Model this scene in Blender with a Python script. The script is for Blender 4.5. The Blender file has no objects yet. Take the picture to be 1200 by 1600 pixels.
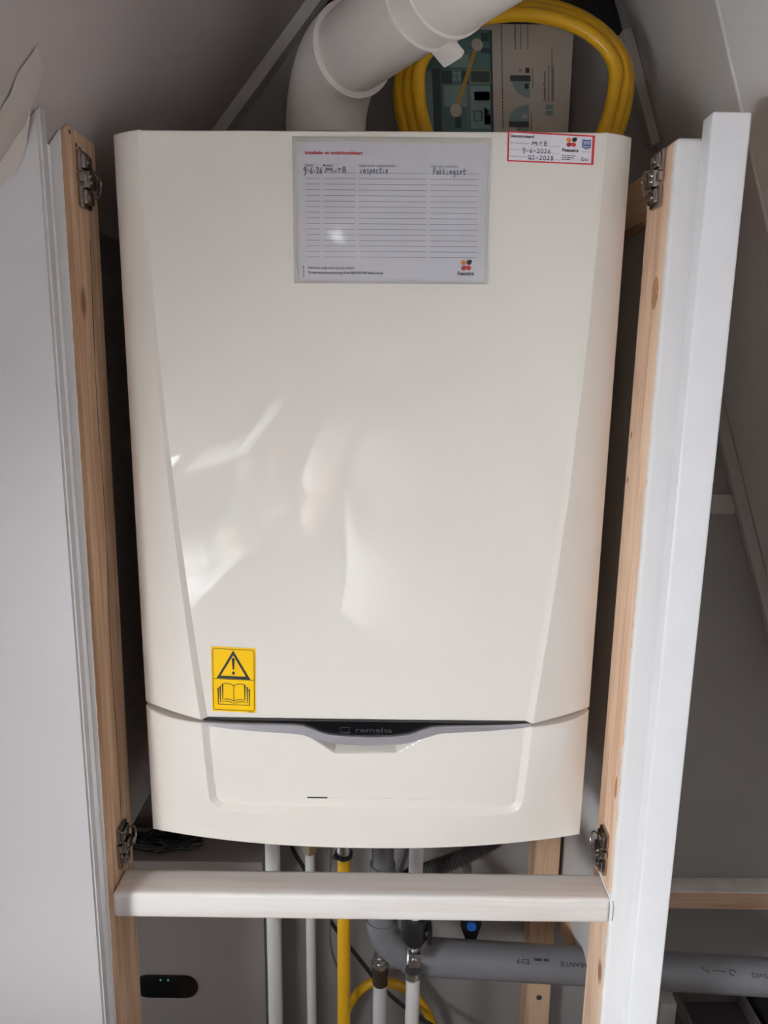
import bpy, bmesh, math, random
from mathutils import Vector, Matrix
random.seed(7)
S = bpy.context.scene
C = S.collection
PI = math.pi

# ------------------------------------------------------------------ materials
def mat(name, color, rough=0.5, metal=0.0, spec=0.5, coat=0.0, bump=0.0, bscale=200.0, var=0.0, vscale=12.0):
    m = bpy.data.materials.new(name); m.use_nodes = True
    nt = m.node_tree; b = nt.nodes['Principled BSDF']
    b.inputs['Base Color'].default_value = (*color, 1)
    b.inputs['Roughness'].default_value = rough
    b.inputs['Metallic'].default_value = metal
    b.inputs['Specular IOR Level'].default_value = spec
    b.inputs['Coat Weight'].default_value = coat
    b.inputs['Coat Roughness'].default_value = 0.03
    tc = nt.nodes.new('ShaderNodeTexCoord')
    if var > 0:
        n = nt.nodes.new('ShaderNodeTexNoise'); n.inputs['Scale'].default_value = vscale; n.inputs['Detail'].default_value = 4
        nt.links.new(tc.outputs['Object'], n.inputs['Vector'])
        r = nt.nodes.new('ShaderNodeValToRGB')
        r.color_ramp.elements[0].position = 0.3; r.color_ramp.elements[1].position = 0.7
        r.color_ramp.elements[0].color = (*[c * (1 - var) for c in color], 1)
        r.color_ramp.elements[1].color = (*[min(1, c * (1 + var)) for c in color], 1)
        nt.links.new(n.outputs['Fac'], r.inputs['Fac']); nt.links.new(r.outputs['Color'], b.inputs['Base Color'])
    if bump > 0:
        n2 = nt.nodes.new('ShaderNodeTexNoise'); n2.inputs['Scale'].default_value = bscale; n2.inputs['Detail'].default_value = 3
        nt.links.new(tc.outputs['Object'], n2.inputs['Vector'])
        bp = nt.nodes.new('ShaderNodeBump'); bp.inputs['Strength'].default_value = bump; bp.inputs['Distance'].default_value = 0.002
        nt.links.new(n2.outputs['Fac'], bp.inputs['Height']); nt.links.new(bp.outputs['Normal'], b.inputs['Normal'])
    return m

def wood(name, axis, light=(.72, .50, .335), dark=(.55, .345, .21), wash=0.0, paint=None, seed=0.0, rag=.003):
    """bare softwood with grain along AXIS; WASH thins white paint over it; PAINT (local y) = faces nearer than this are painted white"""
    m = bpy.data.materials.new(name); m.use_nodes = True
    nt = m.node_tree; L = nt.links.new; N = nt.nodes.new
    b = nt.nodes['Principled BSDF']; b.inputs['Roughness'].default_value = .55
    b.inputs['Specular IOR Level'].default_value = .3
    tc = N('ShaderNodeTexCoord'); mp = N('ShaderNodeMapping')
    sc = [1, 1, 1]; sc['xyz'.index(axis)] = 0.045
    mp.inputs['Scale'].default_value = sc; mp.inputs['Location'].default_value = (seed, seed * .7, seed * 1.3)
    L(tc.outputs['Object'], mp.inputs['Vector'])
    n = N('ShaderNodeTexNoise'); n.inputs['Scale'].default_value = 170; n.inputs['Detail'].default_value = 5
    n.inputs['Distortion'].default_value = .6
    L(mp.outputs['Vector'], n.inputs['Vector'])
    n0 = N('ShaderNodeTexNoise'); n0.inputs['Scale'].default_value = 45; n0.inputs['Detail'].default_value = 2
    L(mp.outputs['Vector'], n0.inputs['Vector'])
    ad = N('ShaderNodeMath'); ad.operation = 'ADD'
    L(n.outputs['Fac'], ad.inputs[0]); L(n0.outputs['Fac'], ad.inputs[1])
    r = N('ShaderNodeValToRGB'); r.color_ramp.elements[0].position = .41; r.color_ramp.elements[1].position = .57
    hv = N('ShaderNodeMath'); hv.operation = 'MULTIPLY'; hv.inputs[1].default_value = .5
    L(ad.outputs[0], hv.inputs[0]); L(hv.outputs[0], r.inputs['Fac'])
    r.color_ramp.elements[0].color = (*dark, 1); r.color_ramp.elements[1].color = (*light, 1)
    # knots
    mk = N('ShaderNodeMapping'); ks = [1, 1, 1]; ks['xyz'.index(axis)] = .5
    mk.inputs['Scale'].default_value = ks; mk.inputs['Location'].default_value = (seed * 2, seed, seed)
    L(tc.outputs['Object'], mk.inputs['Vector'])
    v = N('ShaderNodeTexVoronoi'); v.inputs['Scale'].default_value = 11
    L(mk.outputs['Vector'], v.inputs['Vector'])
    kr = N('ShaderNodeValToRGB'); kr.color_ramp.elements[0].position = .05; kr.color_ramp.elements[1].position = .10
    kr.color_ramp.elements[0].color = (.30, .14, .07, 1); kr.color_ramp.elements[1].color = (1, 1, 1, 1)
    L(v.outputs['Distance'], kr.inputs['Fac'])
    mx = N('ShaderNodeMixRGB'); mx.blend_type = 'MULTIPLY'; mx.inputs['Fac'].default_value = .8
    L(r.outputs['Color'], mx.inputs['Color1']); L(kr.outputs['Color'], mx.inputs['Color2'])
    out = mx.outputs['Color']
    if wash > 0:
        n3 = N('ShaderNodeTexNoise'); n3.inputs['Scale'].default_value = 60; n3.inputs['Detail'].default_value = 4
        L(mp.outputs['Vector'], n3.inputs['Vector'])
        rr = N('ShaderNodeMapRange'); rr.inputs['From Min'].default_value = .3; rr.inputs['From Max'].default_value = .6
        rr.inputs['To Min'].default_value = wash - .34; rr.inputs['To Max'].default_value = min(1, wash + .12)
        L(n3.outputs['Fac'], rr.inputs['Value'])
        w = N('ShaderNodeMixRGB'); w.inputs['Color2'].default_value = (.80, .775, .76, 1)
        L(rr.outputs['Result'], w.inputs['Fac']); L(out, w.inputs['Color1']); out = w.outputs['Color']
    if paint is not None:
        sx = N('ShaderNodeSeparateXYZ'); L(tc.outputs['Object'], sx.inputs['Vector'])
        n4 = N('ShaderNodeTexNoise'); n4.inputs['Scale'].default_value = 90; n4.inputs['Detail'].default_value = 5
        mp4 = N('ShaderNodeMapping'); mp4.inputs['Scale'].default_value = (1, .4, 1)
        L(tc.outputs['Object'], mp4.inputs['Vector']); L(mp4.outputs['Vector'], n4.inputs['Vector'])
        s1 = N('ShaderNodeMath'); s1.operation = 'MULTIPLY_ADD'; s1.inputs[1].default_value = rag * 3; s1.inputs[2].default_value = -rag * 1.5
        L(n4.outputs['Fac'], s1.inputs[0])
        s2 = N('ShaderNodeMath'); s2.operation = 'ADD'; L(sx.outputs['Y'], s2.inputs[0]); L(s1.outputs[0], s2.inputs[1])
        s3 = N('ShaderNodeMath'); s3.operation = 'LESS_THAN'; s3.inputs[1].default_value = paint; L(s2.outputs[0], s3.inputs[0])
        w = N('ShaderNodeMixRGB'); w.inputs['Color2'].default_value = (.80, .78, .78, 1)
        L(s3.outputs[0], w.inputs['Fac']); L(out, w.inputs['Color1']); out = w.outputs['Color']
    L(out, b.inputs['Base Color'])
    bp = N('ShaderNodeBump'); bp.inputs['Strength'].default_value = .25; bp.inputs['Distance'].default_value = .001
    L(n.outputs['Fac'], bp.inputs['Height']); L(bp.outputs['Normal'], b.inputs['Normal'])
    return m

def clear(name, tint=(1, 1, 1), refl=.06, rough=.05, bump=0.0):
    """thin clear sheet: mostly see-through, with a surface gloss"""
    m = bpy.data.materials.new(name); m.use_nodes = True
    nt = m.node_tree; nt.nodes.clear(); N = nt.nodes.new; L = nt.links.new
    o = N('ShaderNodeOutputMaterial'); mx = N('ShaderNodeMixShader')
    t = N('ShaderNodeBsdfTransparent'); t.inputs['Color'].default_value = (*tint, 1)
    g = N('ShaderNodeBsdfGlossy'); g.inputs['Roughness'].default_value = rough
    lw = N('ShaderNodeLayerWeight'); lw.inputs['Blend'].default_value = .25
    mr = N('ShaderNodeMapRange'); mr.inputs['To Min'].default_value = refl; mr.inputs['To Max'].default_value = .30
    L(lw.outputs['Fresnel'], mr.inputs['Value']); L(mr.outputs['Result'], mx.inputs['Fac'])
    if bump:
        tc = N('ShaderNodeTexCoord')
        n = N('ShaderNodeTexNoise'); n.inputs['Scale'].default_value = 22; n.inputs['Detail'].default_value = 2
        L(tc.outputs['Object'], n.inputs['Vector'])
        bp = N('ShaderNodeBump'); bp.inputs['Strength'].default_value = bump; bp.inputs['Distance'].default_value = .01
        L(n.outputs['Fac'], bp.inputs['Height']); L(bp.outputs['Normal'], g.inputs['Normal'])
    L(t.outputs[0], mx.inputs[1]); L(g.outputs[0], mx.inputs[2]); L(mx.outputs[0], o.inputs['Surface'])
    return m

M = {
    'casing': mat('glossy off white enamel', (.81, .755, .695), .004, spec=.5),
    'wall': mat('matt white wall board', (.73, .705, .69), .75, var=.03, vscale=5, bump=.05, bscale=300),
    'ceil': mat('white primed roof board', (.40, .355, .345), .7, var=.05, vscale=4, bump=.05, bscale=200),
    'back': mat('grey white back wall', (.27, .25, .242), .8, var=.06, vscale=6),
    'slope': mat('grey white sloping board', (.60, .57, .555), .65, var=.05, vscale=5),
    'panel': mat('white painted partition', (.51, .485, .49), .5, var=.02, vscale=4, bump=.04, bscale=400),
    'paint': mat('white gloss paint', (.86, .85, .87), .35, var=.02, vscale=30, bump=.08, bscale=250),
    'trim': mat('grey white painted lath', (.44, .41, .395), .6, var=.04),
    'floor': mat('pale laminate floor', (.34, .25, .17), .45, var=.12, vscale=7),
    'black': mat('black plastic', (.012, .012, .013), .35),
    'gloss_black': mat('gloss black plastic', (.006, .006, .007), .12),
    'foil': mat('black roofing foil', (.008, .008, .009), .6, bump=.4, bscale=30),
    'brush': mat('brushed grey metal', (.58, .56, .60), .42, metal=.75),
    'steel': mat('nickel plated steel', (.40, .37, .35), .22, metal=1.0),
    'zinc': mat('zinc plated steel', (.55, .56, .58), .3, metal=1.0),
    'brass': mat('dull brass', (.42, .36, .26), .35, metal=.9),
    'yellow': mat('yellow pipe coating', (.58, .31, .008), .38),
    'hose': mat('yellow rubber hose', (.78, .43, .012), .33, var=.04, vscale=20),
    'pvc': mat('grey drain plastic', (.155, .152, .165), .35, var=.04, vscale=15),
    'pvcprint': mat('black print on grey pipe', (.03, .03, .03), .5),
    'greytube': mat('dark grey flexible tube', (.10, .105, .11), .4),
    'pipe': mat('white pipe coating', (.52, .505, .50), .35, var=.03, vscale=20),
    'flue': mat('white flue plastic', (.72, .67, .635), .4, var=.02, vscale=10),
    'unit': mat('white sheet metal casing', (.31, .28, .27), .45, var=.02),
    'dgrey': mat('dark grey plastic', (.05, .045, .045), .5),
    'bluecap': mat('blue plastic cap', (.02, .10, .38), .4),
    'yel_st': mat('yellow sticker film', (.96, .57, .0), .5, spec=.2),
    'ink': mat('black print', (.012, .012, .012), .5),
    'ink2': mat('dark grey print', (.06, .055, .06), .5),
    'pen': mat('ballpoint ink', (.07, .065, .12), .5),
    'red': mat('red print', (.62, .035, .04), .45),
    'orange': mat('orange print', (.85, .22, .03), .45),
    'dred': mat('dark red print', (.33, .03, .04), .45),
    'blue': mat('blue print', (.06, .13, .36), .45),
    'paper': mat('white card paper', (.72, .69, .77), .55),
    'label': mat('white label film', (.80, .77, .82), .4),
    'line': mat('grey ruled line', (.22, .20, .24), .6),
    'sleeve': clear('clear plastic sleeve', (.95, .96, .95), .10, .30, .6),
    'weld': clear('welded plastic rim', (.95, .96, .96), .20, .3),
    'glass': clear('window glass', (.97, .99, .98), .04, .01),
    'carton': mat('printed carton', (.53, .47, .42), .6),
    'teal': mat('teal print', (.10, .20, .20), .55),
    'teal2': mat('pale teal print', (.22, .33, .33), .55),
    'dteal': mat('dark teal print', (.045, .075, .08), .55),
    'gold': mat('ochre print', (.50, .27, .05), .55),
    'led': None,
    'dgreytext': mat('dark embossed lettering', (.045, .045, .05), .4),
    'tape': mat('beige masking tape', (.47, .42, .385), .7, var=.05, vscale=30),
    'caulk': mat('white caulk', (.80, .79, .78), .5),
    'fabric': mat('grey blind fabric', (.42, .40, .40), .8),
    'cotton': mat('off white cotton', (.78, .74, .71), .85, bump=.15, bscale=40),
    'skin': mat('skin', (.58, .36, .26), .5),
    'denim': mat('blue grey denim', (.10, .13, .19), .85),
    'hair': mat('brown hair', (.09, .055, .035), .6),
    'eye': mat('eye', (.7, .7, .7), .2),
    'cream': mat('cream tape', (.62, .52, .38), .6),
    'bottle': mat('white bottle plastic', (.72, .70, .68), .4),
    'bluebox': mat('blue cardboard', (.20, .33, .46), .6),
    'w_postL': wood('bare post wood', 'z', (.68, .47, .32), (.50, .305, .185), paint=.0015, seed=1.3, rag=.0012),
    'w_postR': wood('bare pine post', 'z', (.93, .69, .51), (.74, .46, .30), paint=.0050, seed=4.1, rag=.0055),
    'w_bar': wood('whitewashed wood', 'x', (.66, .46, .33), (.46, .28, .18), wash=.80, seed=2.2),
    'w_bat': wood('raw pine lath', 'y', seed=3.2),
    'w_stud': wood('raw pine stud', 'z', (.62, .41, .27), (.45, .27, .165), seed=5.7),
    'w_ledge': wood('raw pine ledge', 'x', (.62, .42, .30), (.48, .30, .20), seed=6.6),
}
def glow(name, color, strength):
    m = bpy.data.materials.new(name); m.use_nodes = True
    b = m.node_tree.nodes['Principled BSDF']
    b.inputs['Base Color'].default_value = (0, 0, 0, 1)
    b.inputs['Emission Color'].default_value = (*color, 1); b.inputs['Emission Strength'].default_value = strength
    return m
M['led'] = glow('green indicator light', (.1, .5, .2), .5)

# ------------------------------------------------------------------ mesh helpers
def link(name, bm, m, parent=None, smooth=38, normals=True):
    """one mesh object from BM (world coordinates); its origin goes to the parent's base, or to its own base"""
    if normals: bmesh.ops.recalc_face_normals(bm, faces=bm.faces)
    if parent is not None:
        base = parent.matrix_world_base
    else:
        xs = [v.co for v in bm.verts]
        base = Vector(((min(v.x for v in xs) + max(v.x for v in xs)) / 2, (min(v.y for v in xs) + max(v.y for v in xs)) / 2, min(v.z for v in xs)))
    bmesh.ops.translate(bm, verts=bm.verts, vec=-base)
    if smooth:
        a = math.radians(smooth)
        for f in bm.faces: f.smooth = True
        for e in bm.edges:
            if len(e.link_faces) == 2 and e.calc_face_angle(0) > a: e.smooth = False
    me = bpy.data.meshes.new(name); bm.to_mesh(me); bm.free()
    me.materials.append(m)
    o = bpy.data.objects.new(name, me); C.objects.link(o)
    BASE[o.name] = base
    if parent is not None: o.parent = parent.o
    else: o.location = base
    return o
BASE = {}
class Node:                       # a parent for parts: the Blender object and where its origin is
    def __init__(s, o, base): s.o = o; s.matrix_world_base = Vector(base)
def thing(name, label, cat, base, group=None):
    o = bpy.data.objects.new(name, None); C.objects.link(o); o.location = base
    o.empty_display_size = .05
    o['label'] = label; o['category'] = cat
    if group: o['group'] = group
    return Node(o, base)
def sub(o): return Node(o, BASE[o.name])
def tag(o, label, cat, group=None):
    o['label'] = label; o['category'] = cat
    if group: o['group'] = group
    return o
def struct(name, bm, m, smooth=38):
    o = link(name, bm, m, None, smooth); o['kind'] = 'structure'; return o

def NB(): return bmesh.new()
def box(bm, x0, x1, y0, y1, z0, z1, bev=0.0, seg=2):
    r = bmesh.ops.create_cube(bm, size=1)
    vs = r['verts']
    for v in vs:
        v.co = Vector((x0 if v.co.x < 0 else x1, y0 if v.co.y < 0 else y1, z0 if v.co.z < 0 else z1))
    if bev > 0:
        es = list({e for v in vs for e in v.link_edges})
        bmesh.ops.bevel(bm, geom=es, offset=bev, segments=seg, affect='EDGES', profile=.6)
    return bm
def BX(*a, **k): return box(NB(), *a, **k)
def prism(bm, pts, d, closed_caps=True):
    """PTS: a 3D outline, pushed along vector D"""
    d = Vector(d); n = len(pts)
    a = [bm.verts.new(Vector(p)) for p in pts]; b = [bm.verts.new(Vector(p) + d) for p in pts]
    bm.faces.new(a); bm.faces.new(b[::-1])
    for i in range(n):
        bm.faces.new((a[i], b[i], b[(i + 1) % n], a[(i + 1) % n]))
    return bm
def catmull(pts, n=8, closed=False):
    P = [Vector(p) for p in pts]; out = []
    N = len(P); rng = N if closed else N - 1
    for i in range(rng):
        p0 = P[(i - 1) % N] if closed or i > 0 else P[0]
        p1 = P[i]; p2 = P[(i + 1) % N]
        p3 = P[(i + 2) % N] if closed or i + 2 < N else P[-1]
        for k in range(n):
            t = k / n
            out.append(.5 * ((2 * p1) + (p2 - p0) * t + (2 * p0 - 5 * p1 + 4 * p2 - p3) * t * t + (3 * p1 - p0 - 3 * p2 + p3) * t ** 3))
    if not closed: out.append(P[-1])
    return out
def tube(bm, pts, r, seg=16, caps=True, hollow=None):
    """round tube along PTS; R a number or one radius per point"""
    P = [Vector(p) for p in pts]; n = len(P)
    R = r if isinstance(r, (list, tuple)) else [r] * n
    t0 = (P[1] - P[0]).normalized()
    ref = Vector((0, 0, 1)) if abs(t0.z) < .9 else Vector((1, 0, 0))
    u = t0.cross(ref).normalized(); prev = t0; rings = []
    for i in range(n):
        t = ((P[min(i + 1, n - 1)] - P[max(i - 1, 0)])).normalized() if (P[min(i + 1, n - 1)] - P[max(i - 1, 0)]).length > 1e-9 else prev
        q = prev.rotation_difference(t); u = (q @ u); u = (u - t * u.dot(t)).normalized(); v = t.cross(u); prev = t
        rings.append([bm.verts.new(P[i] + (u * math.cos(2 * PI * k / seg) + v * math.sin(2 * PI * k / seg)) * R[i]) for k in range(seg)])
    for a, b in zip(rings, rings[1:]):
        for k in range(seg): bm.faces.new((a[k], a[(k + 1) % seg], b[(k + 1) % seg], b[k]))
    if caps:
        bm.faces.new(rings[0][::-1]); bm.faces.new(rings[-1])
    return bm
def TB(*a, **k): return tube(NB(), *a, **k)
def ball(bm, c, rx, ry, rz, u=16, v=12, rot=None):
    m = Matrix.Translation(Vector(c)) @ (rot.to_matrix().to_4x4() if rot else Matrix.Identity(4)) @ Matrix.Diagonal((rx, ry, rz, 1))
    bmesh.ops.create_uvsphere(bm, u_segments=u, v_segments=v, radius=1, matrix=m)
    return bm

# flat print on a surface: 2D shapes mapped by fn(u, v) -> Vector
def poly2(bm, pts, fn):
    bm.faces.new([bm.verts.new(fn(*p)) for p in pts])
def rect2(bm, u0, v0, u1, v1, fn, nu=1, nv=1):
    g = [[bm.verts.new(fn(u0 + (u1 - u0) * i / nu, v0 + (v1 - v0) * j / nv)) for i in range(nu + 1)] for j in range(nv + 1)]
    for j in range(nv):
        for i in range(nu): bm.faces.new((g[j][i], g[j][i + 1], g[j + 1][i + 1], g[j + 1][i]))
def stroke2(bm, pts, w, fn, closed=False):
    P = [Vector((p[0], p[1])) for p in pts]; n = len(P); L_ = []
    for i in range(n):
        a = P[i - 1] if (i > 0 or closed) else P[i]; b = P[(i + 1) % n] if (i < n - 1 or closed) else P[i]
        d = b - a
        if d.length < 1e-9: d = Vector((1, 0))
        d.normalize(); nrm = Vector((-d.y, d.x)) * w / 2
        if closed or 0 < i < n - 1:
            d1 = (P[i] - P[i - 1]); d1 = d1.normalized() if d1.length > 1e-9 else d
            k = max(.45, abs(d1.dot(d))); nrm = nrm / k
        L_.append((bm.verts.new(fn(*(P[i] + nrm))), bm.verts.new(fn(*(P[i] - nrm)))))
    for i in range(n if closed else n - 1):
        a, b = L_[i], L_[(i + 1) % n]
        bm.faces.new((a[0], b[0], b[1], a[1]))
def disc2(bm, c, rx, fn, ry=None, n=20, a0=0, a1=2 * PI):
    ry = ry or rx
    full = abs(a1 - a0 - 2 * PI) < 1e-6
    pts = [(c[0] + rx * math.cos(a0 + (a1 - a0) * k / n), c[1] + ry * math.sin(a0 + (a1 - a0) * k / n)) for k in range(n if full else n + 1)]
    if not full: pts.append(c)
    poly2(bm, pts, fn)
def text2(bm, s, u, v, h, fn, width=None, bold=0.0, rot=0, down=True):
    """lettering of cap height H with its baseline start at (u, v); the v axis points down when DOWN"""
    cu = bpy.data.curves.new('t', 'FONT'); cu.body = s; cu.size = 1.0; cu.offset = bold; cu.resolution_u = 3
    o = bpy.data.objects.new('t', cu); C.objects.link(o)
    dg = bpy.context.evaluated_depsgraph_get(); dg.update()
    me = bpy.data.meshes.new_from_object(o.evaluated_get(dg))
    k = h / .70
    w = max((q.co.x for q in me.vertices), default=1)
    kx = (width / w) if width else k
    sg = -1 if down else 1
    vs = []
    for q in me.vertices:
        a, b = q.co.x * kx, q.co.y * k * sg
        if rot: a, b = a * math.cos(rot) - b * math.sin(rot), a * math.sin(rot) + b * math.cos(rot)
        vs.append(bm.verts.new(fn(u + a, v + b)))
    for p in me.polygons:
        try: bm.faces.new([vs[i] for i in p.vertices])
        except ValueError: pass
    bpy.data.objects.remove(o); bpy.data.curves.remove(cu); bpy.data.meshes.remove(me)
def dashes(bm, u0, u1, v, h, fn, gap=.35, vert=False):
    """a row of unreadably small words"""
    u = u0; s = 1 if u1 > u0 else -1
    while (u1 - u) * s > 0:
        w = h * random.uniform(1.2, 4.5); e = u + s * w
        if (u1 - e) * s < 0: e = u1
        if vert: rect2(bm, v - h / 2, u, v + h / 2, e, fn)
        else: rect2(bm, u, v - h / 2, e, v + h / 2, fn)
        u = e + s * h * gap * 2

# handwriting: strokes in a unit box, y up
HW = {
    '9': [[(.75, .8), (.45, 1), (.15, .8), (.25, .5), (.6, .5), (.78, .85), (.7, .3), (.5, -.25), (.2, -.15)]],
    '-': [[(.1, .45), (.8, .5)]],
    '6': [[(.75, 1), (.35, .65), (.15, .25), (.35, 0), (.7, .1), (.7, .4), (.25, .35)]],
    '2': [[(.1, .75), (.4, 1), (.7, .75), (.4, .3), (.08, .02), (.4, .08), (.8, 0)]],
    '0': [[(.5, 1), (.15, .6), (.2, .1), (.55, 0), (.8, .5), (.5, 1)]],
    '8': [[(.75, .9), (.4, 1), (.2, .75), (.7, .3), (.5, 0), (.15, .15), (.5, .5), (.8, .85)]],
    'M': [[(.02, 0), (.2, .9), (.35, .45), (.5, .85), (.65, .4), (.82, .85), (.95, .05)]],
    'T': [[(.0, .65), (.95, .75)], [(.5, .75), (.42, .1)]],
    'B': [[(.2, 0), (.3, 1), (.7, .95), (.65, .6), (.35, .5), (.8, .4), (.75, .05), (.2, .02)]],
    'Q': [[(.5, 1), (.15, .6), (.2, .1), (.6, .05), (.8, .5), (.5, 1)], [(.5, .3), (.9, -.2)]],
    'i': [[(.3, .55), (.3, .1), (.6, .0)], [(.3, .8), (.33, .85)]],
    'n': [[(.1, .6), (.15, 0), (.25, .45), (.5, .6), (.65, .4), (.7, 0)]],
    's': [[(.75, .6), (.35, .6), (.3, .4), (.65, .25), (.5, 0), (.1, .05)]],
    'p': [[(.2, .55), (.15, -.35), (.22, .4), (.6, .6), (.75, .3), (.5, .05), (.2, .1)]],
    'e': [[(.15, .3), (.7, .4), (.5, .62), (.2, .45), (.25, .05), (.75, .08)]],
    'c': [[(.75, .5), (.4, .6), (.15, .3), (.35, 0), (.75, .1)]],
    't': [[(.4, 1), (.38, .2), (.6, 0), (.85, .1)], [(.1, .65), (.8, .68)]],
    'P': [[(.2, 0), (.3, 1), (.75, .95), (.75, .6), (.3, .45)]],
    'a': [[(.7, .55), (.35, .6), (.15, .25), (.4, .0), (.7, .5), (.72, .05), (.85, .02)]],
    'k': [[(.2, 1), (.15, 0)], [(.65, .6), (.2, .3), (.7, 0)]],
    'g': [[(.7, .5), (.4, .6), (.2, .3), (.45, .1), (.7, .5), (.65, -.3), (.2, -.3)]],
}
def hand(bm, s, u, v, h, adv, w, fn):
    """S written by hand with its baseline start at (u, v), v down"""
    for ch in s:
        for st in HW.get(ch, []):
            c = catmull([(a, b, 0) for a, b in st], 4)
            stroke2(bm, [(u + p.x * adv * .95, v - p.y * h) for p in c], w, fn)
        u += adv

# ------------------------------------------------------------------ room shell
def slope_z(x): return 1.6877 + 1.23 * (x + .2642)           # underside of the left roof slope
def slope_x(z): return -.2642 + (z - 1.6877) / 1.23
def rs_x(z): return .3199 + (1.7538 - z) / 2.8               # inner face of the right slope
RIDGE_X, RIDGE_Z = .158, 2.207
YB = .95                                                     # back wall
NL = Vector((1.23, 0, -1)).normalized()                      # into the room from the left slope
def slope_slab(bm, x0, x1, y0, y1, th=.022, face=0.0):
    a = [Vector((x0, y0, slope_z(x0))), Vector((x1, y0, slope_z(x1))), Vector((x1, y1, slope_z(x1))), Vector((x0, y1, slope_z(x0)))]
    a = [p + NL * face for p in a]
    prism(bm, a, -NL * th)
XK = -.85
WIN = [(-.60, -.06, -.74, -.53), (-1.76, -.75, -.63, -.12)]  # y0, y1, x0, x1 of an unseen window added for light, then the far one
bm = NB()
slope_slab(bm, XK - .15, RIDGE_X, WIN[0][1], 1.2)
slope_slab(bm, XK - .15, RIDGE_X, WIN[1][1], WIN[0][0])
slope_slab(bm, XK - .15, RIDGE_X, -2.5, WIN[1][0])
for y0, y1, x0, x1 in WIN:
    slope_slab(bm, XK - .15, x0, y0, y1); slope_slab(bm, x1, RIDGE_X, y0, y1)
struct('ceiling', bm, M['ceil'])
# right slope: rear board, and the board nearer the room standing a little proud
def rslab(name, y0, y1, m, face=0.0, zt=2.21, zb=-.05):
    n = Vector((-2.8, 0, -1)).normalized()
    a = [Vector((rs_x(zb), y0, zb)), Vector((rs_x(zt), y0, zt)), Vector((rs_x(zt), y1, zt)), Vector((rs_x(zb), y1, zb))]
    return struct(name, prism(NB(), [p + n * face for p in a], -n * .08), m)
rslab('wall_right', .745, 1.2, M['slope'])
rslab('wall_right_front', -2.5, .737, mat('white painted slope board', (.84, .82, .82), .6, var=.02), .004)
struct('trim_1', TB([(rs_x(2.1) - .003, .741, 2.1), (rs_x(.4) - .003, .741, .4)], .0020, 8), M['wall'])
# back wall with its top edge under the open roof space
bm = NB()
zt = 1.872
prism(bm, [(-1.75, YB, 0), (1.0, YB, 0), (rs_x(zt) + .05, YB, zt), (slope_x(zt) - .05, YB, zt)], (0, .05, 0))
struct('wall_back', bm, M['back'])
struct('wall_roof_space', BX(-.4, .6, 1.12, 1.16, 1.5, 2.3), M['foil'])
# black foil hanging over the top of the back wall
bm = NB()
prism(bm, [(slope_x(1.869) + .006, YB + .004, 1.869), (rs_x(1.869) - .004, YB + .004, 1.869), (rs_x(2.15) - .004, YB + .03, 2.15), (slope_x(2.15) + .006, YB + .03, 2.15)], (0, .006, 0))
struct('trim_2', bm, M['foil'])
# knee wall, rear wall, floor
struct('wall_left', BX(XK - .06, XK, -2.45, .61, 0, .97), M['wall'])
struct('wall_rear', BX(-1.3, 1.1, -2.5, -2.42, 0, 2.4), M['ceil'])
struct('floor', BX(-1.8, 1.2, -2.5, 1.2, -.06, 0), M['floor'])
struct('floor_cupboard', BX(-.85, .80, .665, YB, .44, .48), M['dgrey'])
# painted partition left of the cupboard
bm = NB()
xr0, xr1 = -.2655, -.2712
prism(bm, [(XK, .607, 0), (xr1, .607, 0), (xr0, .607, slope_z(xr0) - .001), (XK, .607, slope_z(XK))], (0, .013, 0))
es = [e for e in bm.edges if all(abs(v.co.x - (xr0 + xr1) / 2) < .02 for v in e.verts) and abs(e.verts[0].co.z - e.verts[1].co.z) > .5]
bmesh.ops.bevel(bm, geom=es, offset=.0022, segments=3, affect='EDGES')
struct('wall_front', bm, M['panel'])
# laths along the joints of slope and back wall
def lath(name, p, q, w, d, side):
    """a flat lath on the back wall from P to Q (x, z), W wide to SIDE of that line, D thick"""
    p = Vector((p[0], 0, p[1])); q = Vector((q[0], 0, q[1])); t = (q - p).normalized(); n = Vector((t.z, 0, -t.x)) * side
    pts = [p, q, q + n * w, p + n * w]
    return struct(name, prism(NB(), [(v.x, YB - d, v.z) for v in pts], (0, d - .0005, 0)), M['trim'])
lath('trim_3', (slope_x(1.60), 1.60), (slope_x(2.0), 2.0), .013, .022, 1)
lath('trim_4', (rs_x(1.874) - .002, 1.874), (rs_x(1.7538) - .002, 1.7538), .011, .018, 1)
lath('trim_5', (rs_x(1.46) - .001, 1.46), (rs_x(.85) - .001, .85), .014, .012, 1)
struct('trim_6', BX(.39, .4605, YB - .003, YB + .001, 1.3075, 1.333), M['trim'])
# partition between the boiler cupboard and the open space on the right
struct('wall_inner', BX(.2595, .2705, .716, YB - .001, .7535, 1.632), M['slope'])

struct('wall_inner_left', BX(-.296, -.286, .716, YB - .001, .97, 1.62), M['back'])  # added panel that darkens the gap left of the boiler and blocks stray light
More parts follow.
